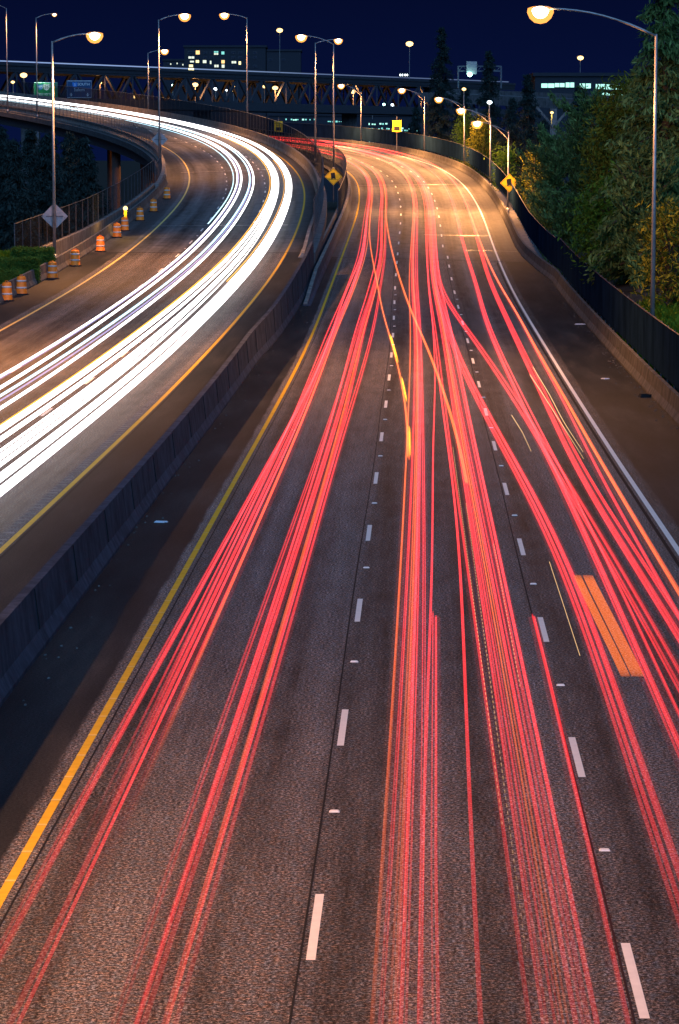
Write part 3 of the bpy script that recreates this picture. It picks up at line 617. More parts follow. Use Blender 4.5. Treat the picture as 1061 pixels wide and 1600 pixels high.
# ================================================================== TREES AND PLANTS
def tufts(C, D, size, n, flat=.35, rs=nrs, up=0.):
    """n little leaf blades round every centre C, spread along direction D"""
    C = np.repeat(C, n, 0); D = np.repeat(D, n, 0); m = len(C)
    d = D+rs.normal(0, flat, (m, 3)); d[:, 2] += up; d /= np.linalg.norm(d, axis=1)[:, None]+1e-9
    s = rs.normal(0, 1, (m, 3)); s -= d*(s*d).sum(1)[:, None]; s /= np.linalg.norm(s, axis=1)[:, None]+1e-9
    ln = size*rs.uniform(.6, 1.4, (m, 1)); w = ln*rs.uniform(.07, .17, (m, 1)); c = C+rs.normal(0, size*.35, (m, 3))
    V = np.stack([c-d*ln*.5, c+s*w, c+d*ln*.5, c-s*w], 1).reshape(-1, 3); i = np.arange(m)*4
    return V, np.stack([i, i+1, i+2, i+3], 1)
def tree_mesh(kind, h, r, seed, density=1.0):
    rs = np.random.RandomState(seed); wood = MB(); C = []; D = []
    wood.tube([(0, 0, -1.5), (rs.normal(0, .1), rs.normal(0, .1), h*.5), (0, 0, h*.97)], [h*.02+.06, h*.012+.04, .03], 8)
    if kind in ('spruce', 'pine'):
        nb = int(h*(7 if kind == 'spruce' else 4.2)*density)
        for b in range(nb):
            t = (b+rs.uniform())/nb; z = h*(.06+.92*t); az = rs.uniform(0, 2*math.pi)
            ln = r*((1-t)**.85*.95+.06)*rs.uniform(.65, 1.15) if kind == 'spruce' else r*(math.sin(math.pi*min(1, .22+.8*(1-t)))**.8)*rs.uniform(.5, 1.15)
            n = max(4, int(ln/.28)); u = np.linspace(.12, 1, n)
            droop = (-.35*u**1.5) if kind == 'spruce' else (.25*u-.1+.35*u**3)
            P = np.stack([np.cos(az)*ln*u, np.sin(az)*ln*u, z+ln*droop], 1)
            if ln > .8: wood.tube([(0, 0, z-.1), P[n//2], P[-1]], [.05+ln*.012, .03+ln*.006, .012], 5, False)
            dirs = np.gradient(P, axis=0); dirs /= np.linalg.norm(dirs, axis=1)[:, None]+1e-9
            if kind == 'spruce': dirs = dirs*.7+np.array([0, 0, -.6])
            side = np.stack([-np.sin(az)*np.ones(n), np.cos(az)*np.ones(n), np.zeros(n)], 1)
            for k in (-1, 0, 1):
                Q = P+side*k*(.18+.22*ln*(1-u)[:, None]*.5); C.append(Q); D.append(dirs*.8+side*k*.5)
        C = np.concatenate(C); D = np.concatenate(D); sz = .42 if kind == 'spruce' else .36
        V, Fc = tufts(C, D, sz, 6 if kind == 'spruce' else 9, .55, rs, .0 if kind == 'spruce' else .35)
    else:
        n = int(70*density*max(1., r*r*h/12)); ph = rs.uniform(0, 6.28, n); rr = r*np.sqrt(rs.uniform(.25, 1, n)); zz = rs.uniform(0, 1, n)
        env = np.sin(np.pi*np.clip(.12+.86*zz, 0, 1))**.6; C = np.stack([np.cos(ph)*rr*env, np.sin(ph)*rr*env, h*(.15+.85*zz)], 1)+rs.normal(0, .25, (n, 3))
        for k in range(0, n, max(1, n//40)): wood.tube([(0, 0, C[k][2]*.55), C[k]*np.array([.5, .5, .88]), C[k]], [.07, .04, .015], 5, False)
        D = rs.normal(0, 1, (n, 3)); V, Fc = tufts(C, D, .26, 40, 1.2, rs, 0); V = V.reshape(-1, 4, 3); cc = V.mean(1, keepdims=True); V = (cc+(V-cc)*np.array([1.25, 1.25, 1.25])).reshape(-1, 3)
        V = V.reshape(-1, 4, 3); jit = rs.normal(0, .42, (len(V), 1, 3)); V = (V+jit).reshape(-1, 3)
    return wood, V, Fc
_cache = {}
def tree(kind, mat, P, h, r, label, seed=1, name=None, group='trees beside the freeway', density=1.):
    o = empty(name or {'spruce': 'spruce_tree', 'pine': 'pine_tree'}.get(kind, 'leafy_tree'), P, (seed*1.7) % 6.28, local=True); tag(o, label, 'tree', group)
    w, V, Fc = tree_mesh(kind, h, r, seed, density)
    mk('trunk', w.v, w.f, 'bark', o); mk('crown', V, Fc, mat, o); return o
def ptree(kind, mat, px, ytop, Y, r, label, seed, density=1., base=None, **k):
    q = at(px, ytop, Y); g = ground_z(q[0], Y) if base is None else base
    return tree(kind, mat, (q[0], Y, g), q[2]-g, r, label, seed, density=density, **k)
ptree('spruce', 'pine', 1040, -70, 156, 4.4, 'tallest dark conifer at the right edge behind the lamp pole', 3, 1.3)
ptree('spruce', 'pine', 1085, -30, 180, 5.0, 'tall conifer rising past the top right corner', 13, 1.2)
ptree('pine', 'pine', 872, 208, 245, 3.2, 'bushy pine with upright tips right of the right truck sign', 4, 1.7)
ptree('pine', 'pine', 925, 150, 205, 3.3, 'loose pine with pale bare limbs left of the near right lamp pole', 5, 1.6)
ptree('leaf', 'gold', 985, 135, 170, 2.4, 'yellow-green leafy tree directly left of the near right lamp pole', 6, 1.2)
ptree('pine', 'pine', 905, 300, 205, 2.7, 'low spreading pine just over the slatted fence', 7, 1.7)
ptree('leaf', 'leaf', 960, 290, 165, 2.2, 'dark green bushy tree low behind the slatted fence', 8, 1.1)
ptree('pine', 'pine', 1000, 230, 150, 2.0, 'dense pine behind the near right lamp pole', 16, 1.6)
ptree('leaf', 'gold', 1048, 330, 134, 1.2, 'slender yellow-leaved shrub tree right of the near lamp pole', 9)
ptree('leaf', 'gold', 835, 238, 272, 1.2, 'narrow golden lamplit tree behind the right truck sign', 10)  # lamplight is put into the leaf colour
ptree('pine', 'pine', 850, 300, 258, 2.2, 'grey-green pine low behind the right bridge fence', 11, 1.5)
ptree('leaf', 'gold', 753, 196, 345, 1.7, 'golden tree lit beneath the short bridge lamps', 12)  # leaf colour holds the yellow of the lamps above
ptree('leaf', 'leaf', 790, 240, 302, 1.3, 'green tree behind the right truck sign lamp', 14)
ptree('leaf', 'leaf', 726, 178, 378, 1.5, 'slim tree between the second and third short lamps', 15)
for i, (px, yt, Y, r, lab) in enumerate(((690, 38, 440, 5.5, 'tall dark conifer behind the fourth short lamp'), (765, 75, 420, 4.8, 'dark conifer in front of the sign gantry'), (825, 112, 390, 5.0, 'dark conifer left of the lit office windows'), (800, 150, 370, 5., 'dark conifer low behind the right truck sign'),
        (905, 130, 340, 3.6, 'dark pointed conifer in front of the lit office'), (725, 130, 450, 6., 'dark conifer behind the third short lamp'), (850, 185, 330, 5., 'low dark conifer right of the lit pier'), (650, 165, 480, 5.5, 'dark conifer right of the far yellow square sign'), (940, 160, 290, 4., 'dark conifer below the lit office windows'), (775, 195, 400, 5., 'low dark conifer behind the short lamps'))):
    ptree('spruce', 'spruce', px, yt, Y, r, lab, 30+i, 1.0, -5)
for i, (px, yt, Y, r, lab) in enumerate(((20, 215, 225, 4.6, 'dark drooping spruce at the left edge under the bridge'), (75, 205, 240, 5.0, 'dark drooping spruce behind the hedge lamp pole'), (128, 212, 250, 4.8, 'dark drooping spruce left of the bridge column'), (0, 196, 265, 5., 'farther dark spruce at the left edge under the bridge'), (48, 200, 285, 5.4, 'farther dark spruce left of the hedge lamp pole'), (108, 205, 300, 5.0, 'farther dark spruce under the left girder'), (40, 300, 215, 4.2, 'low dark spruce above the hedges'), (110, 300, 222, 4.0, 'low dark spruce behind the blank diamond sign'))):
    ptree('spruce', 'spruce', px, yt, Y, r, lab, 50+i, 1.5, -5)
# clipped hedges
def hedge(px, Y, w, d, h, label, seed):
    q = at(px, 300, Y); g = ground_z(q[0], Y); o = empty('hedge', (q[0], Y, g), .05, local=True); tag(o, label, 'hedge', 'clipped hedges by the left lamp pole'); rs = np.random.RandomState(seed)
    n = int(900*w*d*h**.5/2); P = rs.uniform(-1, 1, (n, 3)); ax = rs.randint(0, 3, n); sg = np.where(rs.uniform(size=n) < .5, -1, 1); P[np.arange(n), ax] = sg*rs.uniform(.82, 1.04, n)
    P = P*np.array([w/2, d/2, h/2])+np.array([0, 0, h/2]); V, Fc = tufts(P, rs.normal(0, 1, (n, 3)), .16, 7, 1., rs)
    mk('foliage', V, Fc, 'hedge', o); MB().box((0, 0, h/2), (w*.8, d*.8, h*.85)).build('branch_core', 'hedge', o)
hedge(22, 166, 2.6, 1.3, 1.35, 'front clipped hedge at the left edge', 1); hedge(50, 172, 2.4, 1.4, 1.6, 'rear clipped hedge left of the lamp pole', 2); hedge(0, 160, 1.8, 1.2, 1.1, 'low clipped hedge cut by the left edge', 3)
def grass(x0, x1, y0, y1, n, label, hgt):
    rs = np.random.RandomState(int(n)); xs = rs.uniform(x0, x1, n); ys = rs.uniform(y0, y1, n); C = np.array([(x, y, ground_z(x, y)+hgt*.3) for x, y in zip(xs, ys)])
    V, Fc = tufts(C, np.tile(np.array([[0, 0, 1.]]), (n, 1)), hgt, 3, .45, rs); tag(mk('grass', V, Fc, 'grass'), label, 'grass', kind='stuff')
grass(13.2, 18.5, 95, 140, 9000, 'bright green grass slope behind the right slatted fence', .45)
pl = L.P(105, 0)
grass(-24, -18.2, 150, 181, 7000, 'green grass around the hedges at the left', .3)

# ================================================================== PIERS UNDER THE LEFT BRIDGE
for s, lab in ((206, 'bridge pier under the left deck near the inner bend'), (238, 'bridge pier behind the fence and amber lamp'), (272, 'bridge pier with brown columns behind the spruces'), (306, 'bridge pier under the left girder span'), (340, 'far bridge pier under the left deck'), (374, 'farthest visible bridge pier at left')):
    c = L.P(s, 1.); o = empty('bridge_pier', (c[0], c[1], -5), 0); tag(o, lab, 'pier', 'piers of the left bridge')
    a = L.P(s, -5.6, -1.7); b = L.P(s, 7.6, -1.7); MB().beam(a, b, 1.5, 1.4).build('pier_cap', 'conc_d', o)
    for off in (-4.2, 1., 6.):
        t = L.P(s, off, -2.3); MB().tube([(t[0], t[1], -6), t], .62, 14).build('column', 'rust', o, True)
gird = empty('bridge_girders', L.P(200, 0, -2)); tag(gird, 'steel girders below the left bridge deck', 'girder')
for off in (-5.5, -2.0, 2., 6.): loft('girder', L, np.arange(150, 470, 5.), [(off-.15, -1.0), (off-.15, -2.3), (off+.15, -2.3), (off+.15, -1.0)], 'girder', gird, base='surf')

# ================================================================== FAR TRUSS BRIDGE
A0 = at(-60, 103, 632.); B0_ = at(800, 130, 826.); A0[2] = B0_[2] = 29.4
ax = np.array(B0_)-np.array(A0); LEN = np.linalg.norm(ax); ax /= LEN; nrm = np.array([ax[1], -ax[0], 0])
if nrm[1] > 0: nrm = -nrm
tr = empty('truss_bridge', (A0[0], A0[1], -5)); tag(tr, 'long double-deck steel truss bridge crossing the background', 'bridge')
def tp(t, z, lat): return Vector(np.array(A0)+ax*t+nrm*lat+np.array([0, 0, z-29.4]))
MB().beam(tp(0, 28.55, -6), tp(LEN, 28.55, -6), 14, .9).build('upper_deck', 'steel', tr)
MB().beam(tp(0, 20.9, -6), tp(LEN, 20.9, -6), 14, 1.5).build('lower_deck', 'steel', tr)
MB().beam(tp(0, 29.25, 1.1), tp(LEN, 29.25, 1.1), .25, .6).build('upper_parapet', 'steel', tr)
PAN = 10.4; k = 0
for lat in (0.6, -11.5):
    MB().beam(tp(0, 27.9, lat), tp(LEN, 27.9, lat), .6, .6).build('upper_chord', 'steel', tr); MB().beam(tp(0, 21.9, lat), tp(LEN, 21.9, lat), .6, .6).build('lower_chord', 'steel', tr)
    sh = 0 if lat > 0 else 2.3; t = 2.+sh
    while t < LEN-PAN:
        MB().beam(tp(t, 22.1, lat), tp(t+PAN/2-.5, 27.7, lat), .5, .55).build('diagonal', 'steel', tr); MB().beam(tp(t+PAN/2+.5, 27.7, lat), tp(t+PAN, 22.1, lat), .5, .55).build('diagonal', 'steel', tr)
        MB().beam(tp(t+PAN/2, 22.1, lat), tp(t+PAN/2, 27.7, lat), .35, .35).build('vertical', 'steel', tr); t += PAN
for t in (30., 95., 160., 225.):
    MB().beam(tp(t, -5, -6), tp(t, 20.2, -6), 4., 4.).build('pier', 'conc_d', tr)
def small_lamp(P, label, mat='lens_s', r=.45, power=0., col=LAMPC, pole=6., name='bridge_lamp', group='lamps on the far truss bridge'):
    o = empty(name, (P[0], P[1], P[2]-pole), 0, local=True); tag(o, label, 'street lamp', group)
    MB().tube([(0, .35, 0), (0, .35, pole-.1), (0, .2, pole+.25)], .09, 6).build('pole', 'pole', o)
    ln = MB().lathe([(.1*r, -.8*r), (.8*r, -.5*r), (r, 0), (.7*r, .4*r), (.1*r, .55*r)], 12); ln.v = [(v[0], v[1], v[2]+pole) for v in ln.v]; ln.build('lens', mat, o, True)
    if power:
        ld = bpy.data.lights.new('lamp_light', 'POINT'); lo = bpy.data.objects.new('lamp_light', ld); COL.objects.link(lo); ld.energy = power; ld.color = col; ld.shadow_soft_size = .4; lo.parent = o; lo.location = (0, -.8, pole-.3)
    return o
def on_truss(px, py):
    lo_, hi = 0., LEN
    for _ in range(40):
        m = (lo_+hi)/2; q = tp(m, 25, 1.6); x = 530.5+F*q[0]/(q[1]*math.cos(TH)-(q[2]-CAM_H)*math.sin(TH))
        if x < px: lo_ = m
        else: hi = m
    q = tp(lo_, 25, -5.); return at(px, py, q[1])
for px, py, lab, pw in ((305, 132, 'lamp inside the truss below the lit flats', 2600), (430, 137, 'lamp inside the truss above the left yellow square sign', 2600), (552, 143, 'lamp inside the truss right of the median lamps', 2600), (413, 135, 'smaller lamp inside the truss left of another', 0), (156, 129, 'lamp inside the truss right of the unlit guide sign', 900), (658, 152, 'small lamp inside the truss by the fourth short lamp', 1500)):
    P = on_truss(px, py); small_lamp(P, lab, r=.75 if pw > 1000 else .5, power=pw, pole=4.)
for px, py, by, lab, r in ((437, 47, 114, 'tall lamp on the upper deck of the truss bridge', .8), (640, 68, 124, 'tall lamp on the upper deck right of the median lamps', 1.0), (907, 90, 130, 'distant lamp above the lit office', .9)):
    Y = on_truss(min(px, 780), 110)[1]-6.; P = at(px, py, Y); small_lamp(P, lab, r=r, pole=P[2]-at(px, by, Y)[2], mat='lens_s')
for i, (px, py, r_, mt, lab) in enumerate(((337, 138.5, .55, 'lens_b', 'white light behind the truss right of the first truss lamp'), (354, 141, .3, 'lens_b', 'tiny white light behind the truss in the middle'), (364.5, 134.5, .5, 'lens_s', 'warm light behind the truss, upper of two'), (365, 141.5, .5, 'lens_s', 'warm light behind the truss, lower of two'), (582, 170, .45, 'lens_b', 'white light below the truss left of the yellow square sign'), (600, 163, .4, 'lens_c', 'teal light behind the truss above the far yellow sign'), (613.5, 163.5, .5, 'lens_b', 'white light behind the truss above the far yellow sign'), (210, 151, .6, 'lens_s', 'pale yellow light behind the truss left of the inner bend pole'), (223, 145, .3, 'lens_c', 'tiny green light behind the truss left of the inner bend pole'), (270, 133, .4, 'lens_c', 'green light behind the truss by the inner bend pole'), (765, 159.5, .35, 'lens_b', 'tiny white light among the dark conifers'), (725, 139, .3, 'lens_s', 'tiny warm light among the dark conifers'))):
    small_lamp(at(px, py, 850. if px < 650 else 395.), lab, r=r_, mat=mt, pole=3., group='scattered city lights')
P = at(37, 117, 560.); small_lamp(P, 'yellow lamp above the left edge of the white streaks', r=.7, mat='lens_s', pole=4.)
P = at(20, 128, 520.); small_lamp(P, 'small red-orange lamp at the far left above the streaks', r=.35, mat='lens_s', pole=4.)
# approach viaduct at right, gantry and lit pier
vd = empty('viaduct', at(860, 150, 520.)); tag(vd, 'dark elevated viaduct crossing behind the right trees', 'viaduct')
a = at(690, 152, 560.); b = at(1075, 170, 500.); MB().beam(a, b, 11, 1.7).build('deck', 'conc_d', vd); MB().beam((a[0], a[1]-5.4, a[2]+1.2), (b[0], b[1]-5.4, b[2]+1.2), .25, .8).build('parapet', 'conc_d', vd)
for px in (740, 864, 960):
    q = at(px, 168, 530-(px-700)*.12); MB().box((q[0], q[1], q[2]/2-3), (1.2, 3, q[2]+5.6)).build('pier', 'conc_d', vd)
    for sg in (-1, 1): MB().beam((q[0], q[1]-1.6, q[2]-3.4), (q[0]+sg*3.0, q[1]-1.6, q[2]+.1), .4, .4).build('brace', 'conc_d', vd)
q = at(861, 176, 500.); small_lamp((q[0], q[1]-2, q[2]), 'yellow lamp lighting the viaduct pier behind the right trees', r=.3, power=350, col=(1., .70, .10), pole=2., group='lamps on the viaduct')
gy_ = 560.; o = empty('sign_gantry', at(735, 135, gy_), 0); tag(o, 'truss sign gantry with one cyan lamp above the right trees', 'gantry')
for px in (716, 783):
    MB().beam(at(px, 138, gy_), at(px, 103, gy_), .3, .3).build('gantry_post', 'post', o)
for py in (103.5, 111.):
    MB().beam(at(716, py, gy_), at(783, py, gy_), .25, .25).build('chord', 'post', o)
for i in range(9):
    MB().beam(at(716+i*7.4, 103.5 if i % 2 else 111, gy_), at(716+(i+1)*7.4, 111 if i % 2 else 103.5, gy_), .12, .12).build('lattice', 'post', o)
q0 = at(729, 96, gy_-.5); q1 = at(745, 116, gy_-.5); MB().box(((q0[0]+q1[0])/2, gy_-.6, (q0[2]+q1[2])/2), (q1[0]-q0[0], .15, q0[2]-q1[2])).build('sign_panel', 'sign_b', o)
q = at(734, 116.5, gy_-1.2); ln = MB().lathe([(.05, -.4), (.35, -.25), (.45, 0), (.3, .3)], 10, q); ln.build('lamp', 'lens_c', o, True)
q = at(631, 117.2, 748.); o = empty('message_sign', (q[0], q[1], q[2]), 0, local=True); tag(o, 'row of small white lights on the upper deck of the truss bridge', 'message sign')
MB().box((0, 0, 0), (2.6, .3, 1.2)).build('panel', 'black', o)
for x in (-.9, -.35, .35, .9): MB().tube([(x, -.18, -.22), (x, -.18, .22)], .13, 6).build('light_element', 'lens_b', o)

# ================================================================== FAR BUILDINGS
def lit(name, col, s): return emit(name, col, s)
WIN = [lit('window_warm', (1., .62, .25), 1.0), lit('window_pale', (.75, .85, .7), .8), lit('window_teal', (.25, .8, .75), .7), lit('window_yellow', (1., .85, .4), 1.2), lit('window_office', (.45, 1., .85), .95)]
def facade(name, label, x0, x1, ytop, ybot, Y, wins, cols=0, rows=0, depth=18.):
    """a building face read off the photograph at distance Y; wins: (px0, py0, px1, py1, material index or None)"""
    a = at(x0, ytop, Y); b = at(x1, ybot, Y); o = empty(name, ((a[0]+b[0])/2, Y+depth/2, -5), 0); tag(o, label, 'building')
    MB().box(((a[0]+b[0])/2, Y+depth/2, (a[2]-5)/2), (b[0]-a[0], depth, a[2]+5)).build('wall', 'build', o)
    MB().box(((a[0]+b[0])/2, Y+depth/2, a[2]+.35), (b[0]-a[0]+.8, depth+.8, .7)).build('roof_edge', 'build', o)
    for px0, py0, px1, py1, mi in wins:
        p = at(px0, py0, Y-.1); q = at(px1, py1, Y-.1); cx, cz = (p[0]+q[0])/2, (p[2]+q[2])/2; w_, h_ = q[0]-p[0], p[2]-q[2]
        wv = MB().box((cx, Y-.06, cz), (w_+.3, .1, h_+.3)).build('window', 'steel', o)
        MB().box((cx, Y-.14, cz), (w_, .06, h_)).build('pane', WIN[mi] if mi is not None else 'glass', wv)
        if w_ > 1.4: MB().box((cx, Y-.2, cz), (.12, .06, h_)).build('mullion', 'steel', wv)
    return o
fw = [(294, 80.5, 303, 84, None), (306, 79, 312, 85, 0), (334.5, 80, 341, 82.3, 2), (334.5, 83, 341, 85.5, 1), (346, 80.5, 350.5, 85, 2), (294.5, 88.2, 303.5, 91.5, 1), (297, 95, 303, 97.5, 1), (306, 94, 311, 98, 3), (317, 94, 322.5, 98.5, 1), (328, 95, 330.3, 100, 1), (346, 94, 351, 99, 0), (295.5, 101, 301.5, 104.8, 3), (335, 101.2, 341.5, 105, 1), (346.5, 101, 350.8, 105.8, 1), (294.5, 106.5, 303, 110, 3), (362, 95.5, 369, 99, 1), (373, 96, 376.5, 101, 3)]
for px in (318, 328, 362, 373, 385, 396):
    for py in (81, 88, 102): fw.append((px, py, px+5, py+3.6, None))
facade('apartment_block', 'dark block of flats with scattered lit windows above the truss', 288, 415, 74, 112, 1000., fw)
facade('tower_block', 'dim building with one greenish window right of the flats', 392, 470, 80, 112, 1150., [(401, 83, 408, 88, 2), (404, 85.5, 406, 88, 1), (420, 92, 425, 95, None), (440, 92, 445, 95, None)])
facade('low_building', 'dim low building with tiny lights left of the flats', 255, 291, 95, 112, 1100., [(x, 98+(i % 3), x+1.6, 100.2+(i % 3), 1 if i % 2 else None) for i, x in enumerate((262, 266, 271, 276, 281, 285))])
ow = []
for x0, x1, y0, y1 in ((846, 866, 130.5, 137), (867, 882, 130, 136), (884, 897, 129, 136.5), (906, 914, 130.5, 138), (915.5, 923, 130.5, 138), (931, 938, 131.5, 139), (939, 945, 131.5, 139), (947, 960, 132, 140), (962, 971, 133, 140), (983, 988, 133, 138), (940, 945, 145, 151), (946.5, 960, 145, 152), (968, 973, 145, 150)):
    ow.append((x0, y0, x1, y1, 4))
facade('office_building', 'long low office with strips of teal lit windows behind the right trees', 836, 1080, 119, 160, 600., ow)
rs = random.Random(4); tw = []
for row, (y, xa, xb, dens) in enumerate(((186, 446, 494, .8), (189, 512, 545, .8), (194, 528, 560, .4), (193, 576, 612, .8), (200, 545, 640, .55), (203, 596, 662, .5), (222, 573, 612, .5), (196, 468, 478, .8), (204, 474, 490, .5))):
    x = xa
    while x < xb:
        if rs.random() < dens: tw.append((x, y+rs.uniform(-.8, .8), x+rs.uniform(1.3, 3.2), y+rs.uniform(1.4, 2.4), 2 if rs.random() < .8 else 4))
        x += rs.uniform(3, 5)
facade('waterfront_building', 'low far building with rows of teal lights under the truss bridge', 420, 680, 181, 240, 900., tw)

# ================================================================== LIGHT STREAKS
RED = streak_mat('tail_light', (1., .036, .044), .68, 'NONE'); RED2 = streak_mat('tail_light_orange', (1., .13, .030), .60, 'NONE'); AMB = streak_mat('amber_light', (1., .42, .015), 1.0, 'NONE')
WHT = streak_mat('head_light', (1., .95, .96), 1.25, 'AUTO', 1.2); CYN = streak_mat('cool_head_light', (.5, .85, 1.), .9); GLD = streak_mat('gold_light', (1., .60, .25), 1.3, 'NONE'); BLU = streak_mat('blue_white_light', (.40, .58, 1.), .20, 'NONE', 1.); PUR = streak_mat('violet_head_light', (.55, .5, 1.), .5)
def streak(out, rd, pts, s0, s1, w, h=.75, th=.035, glow=1., gf=None, step=3.0, dash=None, flat=False):
    S = np.arange(s0, s1+.01, step if dash is None else dash); n = len(S)
    o = np.interp(S, [p[0] for p in pts], [p[1] for p in pts])
    ker = 9
    if n > 24:                                     # cars steer smoothly
        pad = np.concatenate([np.full(ker, o[0]), o, np.full(ker, o[-1])]); o = np.convolve(pad, np.hanning(2*ker+1)/np.hanning(2*ker+1).sum(), 'valid')
    ww = np.interp(S, [p[0] for p in pts], [p[2] for p in pts])if len(pts[0]) > 2 else np.full(n, w)
    g = np.interp(S, GS, GV) if gf is None else np.interp(S, gf[0], gf[1])
    base = len(out['v']); C = [rd.P(S, o-ww/2, h-th/2), rd.P(S, o+ww/2, h-th/2), rd.P(S, o+ww/2, h+th/2), rd.P(S, o-ww/2, h+th/2)]
    for i in range(n):
        for k in range(4): out['v'].append(tuple(C[k][i])); out['g'].append(float(g[i])*glow)
    for i in range(n-1):
        if dash is not None and i % 2: continue
        for k in ((2,) if flat else range(4)): out['f'].append((base+i*4+k, base+i*4+(k+1) % 4, base+(i+1)*4+(k+1) % 4, base+(i+1)*4+k))
GS = [-20, 2, 8, 15, 28, 45, 70, 120, 170, 230, 300, 420]; GV = [.16, .30, .40, .52, .76, .92, 1., .95, .85, .75, .7, .7]
_streak = streak; srs = random.Random(8)
def streak(out, rd, pts, s0, s1, w, **k):
    if rd is L or len(pts[0]) > 2 or w < .06 or 'dash' in k: return _streak(out, rd, pts, s0, s1, w, **k)
    n = max(2, int(round(w/.06))); g = k.pop('glow', 1.); h = k.pop('h', .75)
    _streak(out, rd, pts, s0, s1, w+.10, glow=g*.14, h=h-.06, flat=True, **k)
    for i in range(n):
        o = (i+.5)/n*w-w/2+srs.uniform(-.008, .008)
        _streak(out, rd, [(a, b+o) for a, b in pts], s0, s1, w/n*srs.uniform(.35, .8), glow=g*srs.uniform(.55, 1.3), h=h+srs.uniform(-.05, .05), **k)
def new(): return dict(v=[], f=[], g=[])
def wob(pts, d, amp, ph, f=.016): 
    S = np.arange(-20, 445, 12.); o = np.interp(S, [p[0] for p in pts], [p[1] for p in pts])+d+amp*np.sin(S*f+ph); return list(zip(S, o))
def finish(dat, name, mat, label, cat='light streak', kind=None, group='light streaks of passing traffic'):
    o = mk(name, dat['v'], dat['f'], mat, None, attr=dat['g']); tag(o, label, cat, group, kind); return o
S0, S1 = -14, 432
far = lambda near, f: near+[(430, f)]
# lane by the median
b1 = [(-20, -2.74), (25, -2.72), (60, -2.65), (111, -2.80), (140, -2.5), (174, -2.3), (203, -2.6), (229, -2.95), (300, -3.0), (440, -3.05)]
A_, O_ = new(), new()
for d, am, ph, w, g, tgt in ((0., .03, 0, .13, 1.2, A_), (.12, .10, 1., .07, .8, A_), (-.18, .12, 2.2, .07, .8, A_), (.25, .10, 3.1, .05, .6, O_), (-.05, .14, 4.5, .06, .8, A_)):
    p = wob(b1, d, am, ph); streak(tgt, R, p, S0, S1, w, glow=g, gf=None if not d else (GS, [0, 0, 0, .15]+GV[4:]))
    q = wob(b1, d+1.24+.06*math.sin(ph), am, ph); streak(tgt, R, q, S0, S1, w*1.05, glow=g*.95)
for d in (0., .07): streak(A_, R, [(-20, -3.31+d), (10, -3.28+d), (35, -3.08+d), (55, -2.94), (81, -2.75), (133, -2.85), (174, -2.4), (229, -2.9), (440, -3.0)], S0, S1, .075 if d == 0 else .02, glow=.8)
streak(A_, R, [(-20, -1.2), (30, -1.15), (62, -1.1), (101, -.95), (174, -.75), (229, -1.3), (440, -1.4)], S0, S1, .12, glow=.7)
finish(A_, 'tail_light_streaks', RED, 'red tail light streaks in the lane beside the yellow line', kind='stuff'); finish(O_, 'tail_light_streaks', RED2, 'orange-red tail light streaks in the lane beside the yellow line', kind='stuff')
# middle lane
b2 = [(-20, .88), (22, 1.02), (60, 1.12), (100, 1.1), (140, 1.06), (230, 1.2), (300, 1.35), (440, 1.3)]; b2r = [(-20, 2.72), (22, 2.62), (60, 2.55), (83, 2.5), (145, 2.4), (205, 2.6), (250, 2.7), (440, 2.75)]
A_, O_ = new(), new()
for d, am, ph, w, g, tgt in ((-.08, .03, 0, .08, 1., A_), (.02, .03, .4, .11, 1., O_), (.10, .05, 1.3, .12, 1., A_), (.26, .06, 2.3, .08, .7, A_), (-.15, .09, 3.3, .06, .7, O_), (.2, .12, 5., .07, .8, A_)):
    streak(tgt, R, wob(b2, d, am, ph), S0, S1, w, glow=g)
for d, am, ph, w, g, tgt in ((-.18, .06, 0, .09, .9, A_), (-.02, .04, 1.4, .10, .95, O_), (.12, .05, 2.3, .12, 1., A_), (.26, .05, .2, .14, 1.1, A_), (-.32, .08, 3.3, .06, .7, A_), (.05, .13, 4.3, .06, .8, A_)):
    streak(tgt, R, wob(b2r, d, am, ph), S0, S1, w, glow=g)
streak(A_, R, [(-20, 1.2), (9, 1.25), (18, 1.34), (33, 1.51), (57, 1.62), (82, 1.84), (150, 2.05), (440, 2.3)], S0, S1, .045, glow=1.)
streak(A_, R, [(-20, 1.80), (10, 1.86), (22, 1.99), (39, 2.14), (63, 2.09), (78, 1.99), (130, 1.95), (230, 2.3), (440, 2.4)], S0, S1, .05, glow=1.1)
finish(A_, 'tail_light_streaks', RED, 'red tail light streaks down the middle lane', kind='stuff'); finish(O_, 'tail_light_streaks', RED2, 'orange-red tail light streaks down the middle lane', kind='stuff')
# right lane
A_, O_ = new(), new()
b3 = [(-20, 4.9), (24, 4.96), (47, 4.95), (80, 4.72), (106, 4.56), (122, 4.57), (152, 4.9), (200, 4.8), (300, 4.72), (440, 4.7)]; b3r = [(-20, 6.0), (26, 5.9), (37, 5.65), (47, 5.5), (76, 5.63), (102, 5.66), (152, 5.8), (200, 6.05), (300, 5.95), (440, 5.9)]
for d, am, ph, w, g in ((0, .03, 0, .16, 1.), (.17, .05, 1.5, .07, .8)):
    streak(A_, R, wob(b3, d, am, ph), S0, S1, w, glow=g); streak(A_, R, wob(b3r, d, am, ph+.4), S0, S1, w, glow=g*.9)
for d, w in ((0., .12), (-.26, .09)): streak(O_ if d == 0 else A_, R, [(-20, 6.28+d), (31, 6.28+d), (47, 6.3+d), (79, 6.42+d*.4), (106, 6.39+d*.2), (123, 6.46), (152, 6.32), (178, 6.23), (240, 6.0), (440, 5.95)], S0, S1, w, glow=1.)
finish(A_, 'tail_light_streaks', RED, 'red tail light streaks in the right lane by the white edge line', kind='stuff'); finish(O_, 'tail_light_streaks', RED2, 'orange tail light streak nearest the white edge line')
